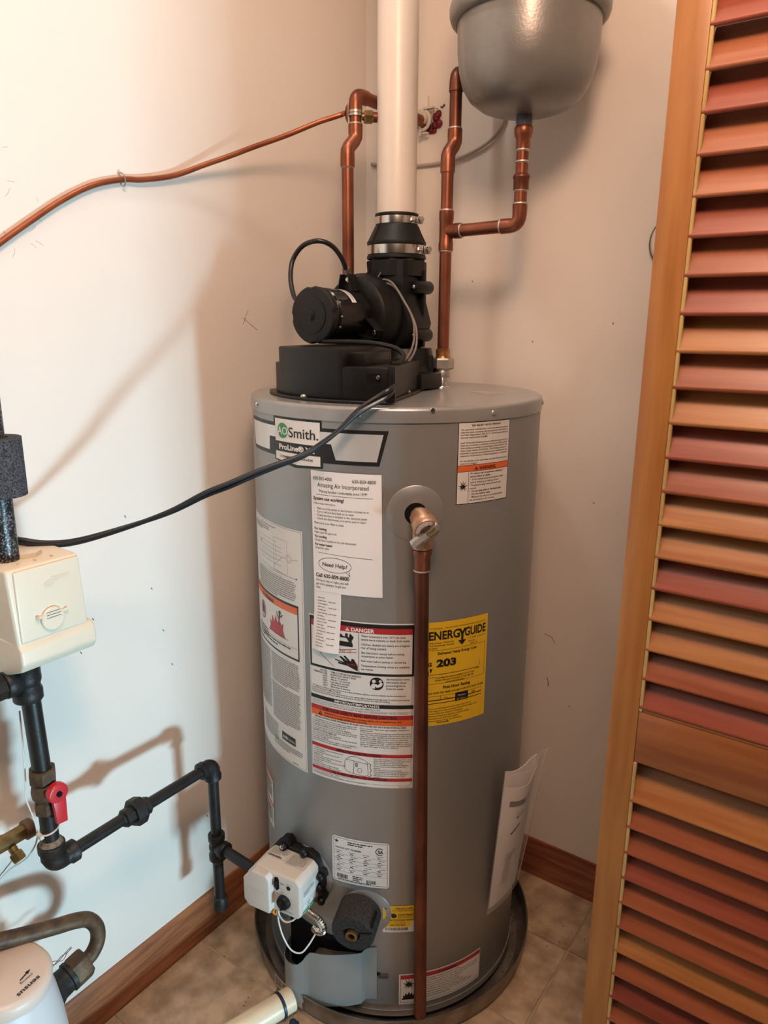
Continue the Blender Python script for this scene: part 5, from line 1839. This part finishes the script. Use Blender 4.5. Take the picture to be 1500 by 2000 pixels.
# grey cable stapled across the back wall
gc = thing('grey_cable', (0.23, -0.006, 1.723), 'thin grey cable drooping across the back wall behind the tank', 'cable')
obj('cable', B().path(catmull([(0.02, -0.006, 1.742), (0.060, -0.006, 1.733), (0.089, -0.006, 1.728), (0.146, -0.006, 1.724), (0.229, -0.007, 1.724), (0.285, -0.007, 1.734), (0.333, -0.008, 1.752), (0.358, -0.008, 1.772), (0.368, -0.008, 1.793),
                               (0.376, -0.008, 1.83), (0.380, -0.008, 1.90)]), 0.0036, 10), 'cable', gc)

# ================================================================== BLACK IRON GAS LINE on the left wall
GX, GY = 0.13, -1.0205
gas = thing('gas_pipe', (GX, -0.85, 0.19), 'black iron gas pipe run with tee, union and drip leg along the left wall', 'pipe')


def sock(b, c, ax, r, L, bead=0.0022):
    """socket end of a malleable fitting with its rolled bead"""
    return b.lathe([(r, 0), (r, L * 0.45), (r + bead, L * 0.55), (r + bead, L * 0.95), (r + bead * 0.4, L)], c, ax, 26)


P34, P12 = 0.0134, 0.0107
# riser up through the cream housing
obj('pipe', B().tube((GX, -1.032, 0.88), (GX, -1.030, CEIL - 0.002), 0.0167, seg=26), 'iron_speck', gas, label='speckled upper riser')
b = B()
zt = 0.859
b.sphere((GX, -1.027, zt), 0.022, 20, 14)
sock(b, (GX, -1.027, zt), (0, 0, 1), 0.0215, 0.036)
sock(b, (GX, -1.027, zt), (0, 0, -1), 0.0195, 0.036)
sock(b, (GX, -1.027, zt), (0, -1, 0), 0.0185, 0.034)
obj('tee', b, 'iron_fit', gas, smooth=50)
b = B()
hexnut(b, (GX, -1.060, zt), (GX, -1.078, zt), 0.020, 8)
b.tube((GX, -1.078, zt), (GX, -1.16, zt), P34)
obj('side_nipple', b, 'iron_fit', gas)
obj('pipe', B().tube((GX, GY, 0.690), (GX, -1.024, 0.835), P34 + 0.0006, seg=26), 'iron', gas)
# ball valve
bv = obj('ball_valve', hexnut(hexnut(B().tube((GX, GY, 0.630), (GX, GY, 0.690), 0.0145), (GX, GY, 0.678), (GX, GY, 0.701), 0.0215), (GX, GY, 0.622), (GX, GY, 0.644), 0.0185).lathe(
    [(0.013, 0), (0.019, 0.01), (0.020, 0.020), (0.018, 0.030), (0.013, 0.036)], (GX, GY, 0.642), seg=20), 'brown_pipe', gas, smooth=20)
b = B()
hx_ = GX + 0.026
hy_ = GY + 0.006
b.lathe([(0.0165, 0), (0.0165, 0.010), (0.0145, 0.0115), (0.0, 0.0115)], (hx_ - 0.006, hy_, 0.664), (1, 0, 0), 28)
b.prism([V((hx_ - 0.004, hy_ - 0.010, 0.660)), V((hx_ - 0.004, hy_ + 0.0115, 0.660)), V((hx_ - 0.001, hy_ + 0.0085, 0.612)), V((hx_ - 0.001, hy_ - 0.0085, 0.614))], (0.0085, 0, 0))
obj('valve_handle', b, 'red', bv, bevel=0.0015, label='red lever handle')
b = B()
hexnut(b, (hx_ + 0.005, hy_, 0.664), (hx_ + 0.0085, hy_, 0.664), 0.0048)
obj('handle_nut', b, 'dark', bv)
obj('pipe', B().tube((GX, GY, 0.556), (GX, GY, 0.632), P34, seg=26), 'iron', gas)
# elbow to the horizontal leg
ez = 0.530
b = B()
b.path([V((GX, GY, ez + 0.030))] + elbow_pts((GX, GY, ez - 0.004), (0, 0, 1), (0, 1, 0), 0.019, 10) + [V((GX, GY + 0.036, ez - 0.004))], [0.0178] + [0.0178, 0.0182, 0.0184, 0.0184, 0.0184, 0.0182, 0.018, 0.0175, 0.017, 0.0165, 0.0160] + [0.0155], 24)
sock(b, (GX, GY, ez + 0.006), (0, 0, 1), 0.0185, 0.028, 0.0028)
sock(b, (GX, GY + 0.012, ez - 0.004), (0, 1, 0), 0.0160, 0.028, 0.0026)
obj('elbow', b, 'iron_fit', gas, smooth=45)
b = B()
b.lathe([(P34, -0.004), (0.0185, 0.0), (0.0175, 0.003), (P34, 0.008)], (GX, GY, ez + 0.035), seg=22, cap0=False, cap1=False)
obj('joint_compound', b, mat('dried_joint_compound', (0.26, 0.19, 0.13), 0.8, col2=(0.10, 0.07, 0.045), scale=120, bump=0.5, bscale=250), gas, label='crusty tan joint compound')
hz = ez - 0.004
EY = -0.6845
obj('pipe', B().tube((GX, GY + 0.036, hz), (GX, -0.872, hz + 0.001), P12, seg=24), 'iron', gas)
# union
b = B()
b.lathe([(0.0125, 0), (0.0125, 0.004), (0.0165, 0.005), (0.0165, 0.022), (0.0185, 0.024)], (GX, -0.893, hz), (0, 1, 0), 8)
hexnut(b, (GX, -0.872, hz), (GX, -0.850, hz), 0.0255, 8, 0.08)
hexnut(b, (GX, -0.850, hz), (GX, -0.836, hz), 0.0165, 8)
obj('union', b, 'iron_fit', gas, smooth=20)
obj('pipe', B().tube((GX, -0.838, hz), (GX, EY - 0.026, hz - 0.001), P12, seg=24), 'iron', gas)
b = B()
b.path([V((GX, EY - 0.030, hz))] + elbow_pts((GX, EY, hz), (0, -1, 0), (0, 0, -1), 0.016, 10) + [V((GX, EY, hz - 0.030))], 0.0146, 22)
sock(b, (GX, EY - 0.008, hz), (0, -1, 0), 0.0145, 0.024, 0.0024)
sock(b, (GX, EY, hz - 0.008), (0, 0, -1), 0.0145, 0.024, 0.0024)
obj('elbow', b, 'iron_fit', gas, smooth=45)
tz = 0.3365
obj('pipe', B().tube((GX, EY, tz + 0.022), (GX, EY, hz - 0.028), P12, seg=24), 'iron', gas)
b = B()
b.sphere((GX, EY, tz), 0.0165, 18, 12)
sock(b, (GX, EY, tz), (0, 0, 1), 0.0148, 0.030, 0.0022)
sock(b, (GX, EY, tz), (0, 0, -1), 0.0148, 0.030, 0.0022)
sock(b, (GX, EY, tz), (1, 0, 0), 0.0148, 0.028, 0.0022)
obj('tee', b, 'iron_fit', gas, smooth=45)
obj('pipe', B().tube((GX, EY, 0.205), (GX, EY, tz - 0.026), P12, seg=24), 'iron', gas)
obj('joint_compound', B().lathe([(P12, -0.008), (P12 + 0.0018, -0.004), (0.0140, 0.0), (P12, 0.002)], (GX, EY, tz - 0.030), seg=22, cap0=False, cap1=False), mat('blue_joint_compound', (0.03, 0.055, 0.12), 0.6), gas,
    label='blue joint compound below the tee')
b = B()
b.lathe([(0.0110, 0.034), (0.0135, 0.032), (0.0150, 0.028), (0.0150, 0.010), (0.0142, 0.002), (0.011, 0.0), (0, 0.0)], (GX, EY, 0.182), seg=24)
obj('drip_cap', b, 'iron_fit', gas)
gin = gp(-gw, 0.0, 0.030)
obj('pipe', B().tube((GX + 0.022, EY, tz), (gin.x - 0.002, gin.y - 0.004, tz - 0.003), P12, seg=24), 'iron', gas)
# white thin wire along the riser, tied on
ww = thing('thin_white_wire', (0.118, -1.033, 0.66), 'thin white wire tied along the black gas riser and curling to the left wall', 'wire')
obj('wire', B().path(catmull([(0.112, -1.034, 0.80), (0.112, -1.036, 0.74), (0.115, -1.040, 0.690), (0.114, -1.043, 0.655), (0.118, -1.038, 0.620), (0.122, -1.0365, 0.596), (0.105, -1.032, 0.560), (0.06, -1.026, 0.508), (0.022, -1.024, 0.474), (0.008, -1.038, 0.461), (0.006, -1.075, 0.44), (0.006, -1.14, 0.40)]), 0.0014, 8), 'white_wire', ww)
b = B()
b.path([V((GX + math.cos(t_) * (P34 + 0.0012), GY + math.sin(t_) * (P34 + 0.0012), 0.592 + 0.004 * math.sin(t_))) for t_ in [2 * PI * k / 24 for k in range(25)]], 0.0016, 6, False)
b.box((GX + 0.004, GY - P34 - 0.004, 0.588), (0.010, 0.006, 0.006))
obj('cable_tie', b, 'clamp_plastic', ww)

# foam sleeve on the riser
fs_ = thing('foam_sleeve', (GX, -1.03, 1.135), 'short dark grey foam pipe sleeve high at the left edge', 'sleeve')
b = B().hollow((GX, -1.0285, 1.1405), (GX, -1.0285, 1.222), 0.0345, 0.0172, 40)
obj('sleeve', b, 'foam', fs_)

# cream housing fixed round the riser
cb = thing('control_box', (0.115, -1.03, 0.90), 'cream plastic box around the black riser on the left wall', 'box')
y0, y1 = -1.057, -0.947
b = B()
b.prism([V((0.060, y1 + 0.004, 0.905)), V((0.182, y1, 0.905)), V((0.180, y1 - 0.006, 1.046)), V((0.062, y1 - 0.002, 1.046))], (0, y0 - y1, 0))
shell = obj('box_shell', b, 'cream', cb, bevel=0.005, bseg=3, smooth=40)
b = B()
b.prism([V((0.178, y1 - 0.003, 0.936)), V((0.178, y0 + 0.004, 0.936)), V((0.178, y0 + 0.004, 1.042)), V((0.178, y1 - 0.0075, 1.042))], (0.0055, 0, 0))
fp = obj('front_panel', b, 'cream', shell, bevel=0.003, bseg=3, smooth=40)
# lower lip with a chamfered top and rounded underside
b = B()
lip = [(0.064, 0.932), (0.178, 0.937), (0.1870, 0.928), (0.1880, 0.905), (0.181, 0.893), (0.125, 0.872), (0.070, 0.880)]
b.prism([V((x, y1 + 0.007, z)) for x, z in lip], (0, y0 - y1 - 0.008, 0))
obj('lower_lip', b, 'cream', shell, bevel=0.004, bseg=3, smooth=40)
# moulded turn-knob
kc = V((0.1840, -1.005, 0.961))
b = B()
b.lathe([(0.0175, 0), (0.0175, 0.0025), (0.0160, 0.004), (0, 0.004)], kc, (1, 0, 0), 36)
kb = obj('turn_knob', b, 'cream', shell, smooth=40)
for k in range(3):
    obj('knob_groove', B().box(kc + V((0.0041, 0.001, 0.003 + k * 0.0042)), (0.0006, 0.022, 0.0007)), 'scuff', shell, smooth=0)
for sg in (-1, 1):
    obj('knob_lug', B().tube(kc + V((0, sg * 0.016, 0.006)), kc + V((0.003, sg * 0.0235, 0.0075)), 0.0022, 0.0032, 12), 'cream', shell)
b = B()
for k, (yy, w) in enumerate(((-0.985, 0.030), (-0.990, 0.034), (-1.000, 0.022), (-1.004, 0.016), (-1.005, 0.012))):
    b.box((0.1838, yy, 1.0225 - k * 0.0032), (0.0008, w, 0.0009))
obj('moulded_marks', b, 'cream', shell)['kind'] = 'stuff'
b = B()
for k in range(3):
    b.box((0.165, -0.985 - k * 0.025, 1.0465), (0.004, 0.003, 0.004))
b.prism([V((0.128, -1.0, 1.0462)), V((0.140, -0.985, 1.0462)), V((0.150, -1.0, 1.0462)), V((0.143, -1.02, 1.0462))], (0, 0, 0.006))
obj('top_clip', b, 'cream', shell)

# ================================================================== POWER CORD
cord = thing('power_cord', (0.40, -0.66, 1.19), 'black twin power cord sagging from the blower to the cream box on the left', 'cord')
cpt = [(0.470, -0.553, 1.277), (0.474, -0.573, 1.270), (0.464, -0.586, 1.261), (0.441, -0.610, 1.2415), (0.418, -0.633, 1.211), (0.395, -0.657, 1.187), (0.379, -0.675, 1.173), (0.353, -0.702, 1.160), (0.328, -0.728, 1.147), (0.301, -0.757, 1.131), (0.273, -0.786, 1.116),
       (0.235, -0.826, 1.090), (0.186, -0.877, 1.067), (0.138, -0.927, 1.0495), (0.107, -0.960, 1.0475), (0.083, -0.985, 1.054), (0.055, -1.02, 1.064), (0.038, -1.09, 1.062), (0.020, -1.20, 1.02), (0.012, -1.32, 0.90), (0.010, -1.36, 0.70), (0.010, -1.365, 0.45), (0.010, -1.365, 0.12)]
cc = catmull(cpt, 6)
tw = []
for k, p in enumerate(cc):
    t_ = k / len(cc)
    a = 0.7 + 2.6 * math.sin(t_ * 5.2) + t_ * 3
    sp = 0.0036 + 0.0012 * math.sin(t_ * 17)
    side = V((0.71, -0.70, 0)) * math.cos(a) * sp + V((0, 0, 1)) * math.sin(a) * sp
    tw.append(side)
obj('strand', B().path([p + s_ for p, s_ in zip(cc, tw)], 0.0038, 10), 'cord', cord)
obj('strand', B().path([p - s_ for p, s_ in zip(cc, tw)], 0.0038, 10), 'cord', cord)

# ================================================================== BRASS STOP on the left wall
bs = thing('brass_valve', (0.06, -1.045, 0.557), 'capped brass drain valve near the left wall below the cream box', 'valve')
ya, yb = V((0.060, -1.150, 0.556)), V((0.060, -1.012, 0.5585))
dr = (yb - ya).normalized()
b = B()
b.lathe([(0.0135, 0.0), (0.0135, 0.090), (0.0125, 0.094), (0.0125, 0.124)], ya, dr, 8)
body = obj('valve_body', b, 'brass', bs, smooth=20)
b = B()
b.lathe([(0.0150, 0.0), (0.0165, 0.001), (0.0165, 0.013), (0.0145, 0.0155), (0, 0.0155)], ya + dr * 0.122, dr, 24)
obj('end_cap', b, mat('brown_brass_cap', (0.24, 0.14, 0.085), 0.45, metal=0.7, var=0.3, scale=80), bs)
b = B()
q = V((0.068, -1.054, 0.549))
b.tube(q, q + V((0.008, 0.002, -0.012)), 0.007)
hexnut(b, q + V((0.006, 0.0015, -0.009)), q + V((0.016, 0.004, -0.021)), 0.0115)
obj('bleed_nut', b, 'brass', bs, smooth=20)
obj('wall_stub', B().tube((0.001, -1.135, 0.556), (0.060, -1.135, 0.556), 0.011), 'brass', bs)

# ================================================================== WATER METER at the lower left
mt = thing('water_meter', (0.13, -1.125, 0.20), 'grey and pinkish water meter with a round lid at the lower left corner', 'meter')
MC = V((0.1300, -1.1450, 0.0))
tilt = Matrix.Rotation(math.radians(6), 3, 'Y') @ Matrix.Rotation(math.radians(-5), 3, 'X')
mup = tilt @ V((0, 0, 1))
mo_ = V((MC.x, MC.y, 0.207))


def mpt(r, h, a):
    return mo_ + mup * h + tilt @ V((math.cos(a) * r, math.sin(a) * r, 0))


b = B()
b.lathe([(0.104, -0.006), (0.103, 0.02), (0.097, 0.060), (0.088, 0.105), (0.076, 0.150), (0.0675, 0.176), (0.066, 0.180)], mo_, mup, 56)
mb = obj('meter_shroud', b, 'meter_body', mt, smooth=40)
b = B()
b.lathe([(0.066, 0.180), (0.068, 0.182), (0.068, 0.197), (0.064, 0.203), (0.058, 0.2055), (0.0, 0.2065)], mo_, mup, 56)
ml = obj('meter_lid', b, 'meter_lid', mt, smooth=35)
b = B()
b.lathe([(0.020, 0.2066), (0.020, 0.213), (0.017, 0.216), (0, 0.216)], mo_ + tilt @ V((-0.020, -0.022, 0)), mup, 28)
obj('lid_cap', b, 'black', ml)


def lid_fn(x, y, lift):
    """artwork read from the far side of the lid"""
    return mo_ + mup * (0.2066 + lift) + tilt @ V((0.012 + 0.0005 * x + 0.00085 * y, 0.040 - 0.00082 * x + 0.00048 * y, 0)) if False else \
        mo_ + mup * (0.2066 + lift) + tilt @ (V((0.041, 0.030, 0)) + V((0.20, -0.98, 0)) * (x * 0.001) + V((-0.98, -0.20, 0)) * (y * 0.001))


s = Sheet(lid_fn)
s.text(0, 0, 10, 'sensus', 'black', 40, 0.02)
s.text(2, 11, 5.5, 'metering', 'black', 22, 0.0)
s.line([(20, 15), (2, 18)], 2.0, 'black', 2)
s.poly([(6, 14.5), (-2, 18.6), (7, 20.5)], 'black', 2, False)
ginks(s, 'lid_lettering', ml)
b = B()
b.path([mpt(0.0688, 0.178 - 0.012 * math.sin((a + 0.9) * 1.6), a) for a in [-0.9 + k * 0.08 for k in range(20)]], 0.0006, 5)
obj('lid_seam', b, 'dark', ml)
# black base body with the green strip
b = B()
b.lathe([(0.050, -0.095), (0.085, -0.085), (0.104, -0.055), (0.110, -0.022), (0.1075, -0.006), (0.085, -0.0055)], mo_, mup, 48)
obj('meter_base', b, 'iron_fit', mt)
b = B()
b.lathe([(0.105, -0.008), (0.109, -0.004), (0.109, 0.004), (0.105, 0.008), (0.1035, 0.008)], mo_, mup, 64, False, False)
obj('green_strip', b, 'green', mt)
# outlet spud and coupling nut
sd_ = V((0.0, 0.985, 0.17)).normalized()
s0 = V((0.130, -1.078, 0.2845))
b = B()
b.lathe([(0.034, 0), (0.029, 0.030), (0.0235, 0.040), (0.0225, 0.056), (0.0255, 0.058), (0.0255, 0.064), (0.022, 0.066)], s0, sd_, 30)
obj('outlet_spud', b, 'iron_fit', mt)
b = B()
hexnut(b, s0 + sd_ * 0.064, s0 + sd_ * 0.094, 0.0270, 6, 0.06)
nutm = obj('coupling_nut', b, 'brown_pipe', mt, smooth=20)
b = B()
hexnut(b, (0.098, -1.064, 0.345), (0.098, -1.050, 0.345), 0.0125, 6)
obj('seal_screw', b, 'iron_fit', mt)
w = random.Random(9)
for k in range(3):
    pts = [V((0.125, -1.055, 0.334)) + V((w.uniform(-.004, .004), 0.010 * j, 0.0025 * j * (1 if j < 2 else 0.4) + w.uniform(-.004, .004))) for j in range(6)]
    obj('seal_wire', B().path(catmull(pts, 4), 0.0006, 5), 'copper_dark', mt)
# tarnished return bend
up_ = thing('return_bend', (0.13, -0.96, 0.35), 'tarnished brown copper pipe bent back on itself above the water meter', 'pipe')
e = s0 + sd_ * 0.094
ub = [(0.085, -1.20, 0.452), (0.10, -1.13, 0.434), (0.115, -1.075, 0.418), (0.126, -1.030, 0.405), (0.130, -0.998, 0.394), (0.130, -0.974, 0.378), (0.130, -0.9605, 0.352), (0.130, -0.961, 0.326), (0.130, -0.973, 0.308), (e.x, e.y - 0.002, e.z + 0.002)]
obj('pipe', B().path(catmull(ub, 8), 0.0128, 20), 'brown_pipe', up_, smooth=60)

# ================================================================== DOCUMENT POUCH on the right flank
def pouch_pt(u, v, lift=0.0, gap=0.0):
    """u 0..1 round the jacket from the near edge, v 0 bottom .. 1 top"""
    vv = max(0.0, v)
    uu = max(0.0, u)
    r = R + 0.0035 + 0.016 * vv * (1 - min(uu, 1)) + uu * (0.008 + 0.029 * vv) + (0.006 + gap) * math.sin(PI * min(uu, 1)) * vv + lift
    r += 0.045 * max(0.0, u - 0.85) * vv
    return cyl(-11.5 + 21 * u + 2.5 * v * (1 - u), 0.218 + 0.335 * v - 0.012 * math.sin(PI * min(uu, 1)) * (v > 0.5), r)


bk = thing('instruction_booklet', cyl(-9, 0.22, R + 0.01), 'folded white instruction booklet tucked in the clear pouch on the right flank', 'booklet')


def sheet_mesh(u0, u1, v0, v1, lift, gap=0.0, nu=14, nv=16, th=0.0010):
    b = B()
    grid = []
    for s_ in (0, 1):
        for j in range(nv + 1):
            for i in range(nu + 1):
                v = v0 + (v1 - v0) * j / nv
                u = u0 + (u1 - u0) * i / nu
                grid.append(pouch_pt(u, v, lift + s_ * th, gap))
    n1 = (nu + 1) * (nv + 1)
    fs = []
    for j in range(nv):
        for i in range(nu):
            q = j * (nu + 1) + i
            fs.append((q, q + 1, q + nu + 2, q + nu + 1))
            fs.append((n1 + q, n1 + q + nu + 1, n1 + q + nu + 2, n1 + q + 1))
    per = [i for i in range(nu + 1)] + [(j + 1) * (nu + 1) - 1 for j in range(1, nv + 1)] + [nv * (nu + 1) + i for i in range(nu - 1, -1, -1)] + [j * (nu + 1) for j in range(nv - 1, 0, -1)]
    for k in range(len(per)):
        a_, b_ = per[k], per[(k + 1) % len(per)]
        fs.append((a_, n1 + a_, n1 + b_, b_))
    return b.add(grid, fs)


obj('front_cover', sheet_mesh(0.02, 0.98, 0.0, 0.86, 0.0016, 0.010), 'ink_paper', bk, smooth=50)
obj('back_pages', sheet_mesh(0.04, 0.96, 0.01, 0.955, 0.0, -0.008), 'ink_paper', bk, smooth=50)


def bk_fn(x, y, lift):
    return pouch_pt(0.02 + 0.96 * x / 100, 0.86 - 0.86 * y / 240, 0.0028 + lift, 0.010)


s = Sheet(bk_fn)
s.rect(14, 26, 56, 37, 'black', 1)
s.small(58, 24, 36, 3, 5, 2, 'grey')
s.text(34, 64, 10, '✶', 'black') if False else s.disc(40, 60, 3.2, 'black', 1, seg=6)
s.small(36, 50, 26, 3, 4, 1.5, 'grey')
s.line([(28, 92), (50, 76)], 5, 'black', 1)
for k in range(8):
    s.line([(30 + k * 2.2, 150), (26 + k * 3.0, 205)], 0.9, 'grey', 1)
s.small(24, 140, 34, 4, 4, 1.6, 'grey')
ginks(s, 'cover_print', bk.children[0])
po = thing('document_pouch', cyl(-9, 0.215, R + 0.003), 'clear plastic document pouch stuck to the right flank of the heater', 'pouch')
obj('film', sheet_mesh(-0.06, 1.14, -0.03, 0.97, 0.0045, 0.012, th=0.0003), 'clear', po, smooth=60)
b = B()
for j in range(16):
    v = -0.03 + j / 15.0
    pass
b.path([pouch_pt(1.14, -0.03 + k / 16.0, 0.0045, 0.012) for k in range(17)], 0.0009, 6)
obj('welded_edge', b, mat('pouch_weld', (0.62, 0.56, 0.52), 0.3, alpha=0.6), po)
b = B()
b.path([pouch_pt(-0.06 + 1.20 * k / 16.0, 0.97, 0.0045, 0.012) for k in range(17)], 0.0007, 6)
obj('pouch_lip', b, 'clear', po)
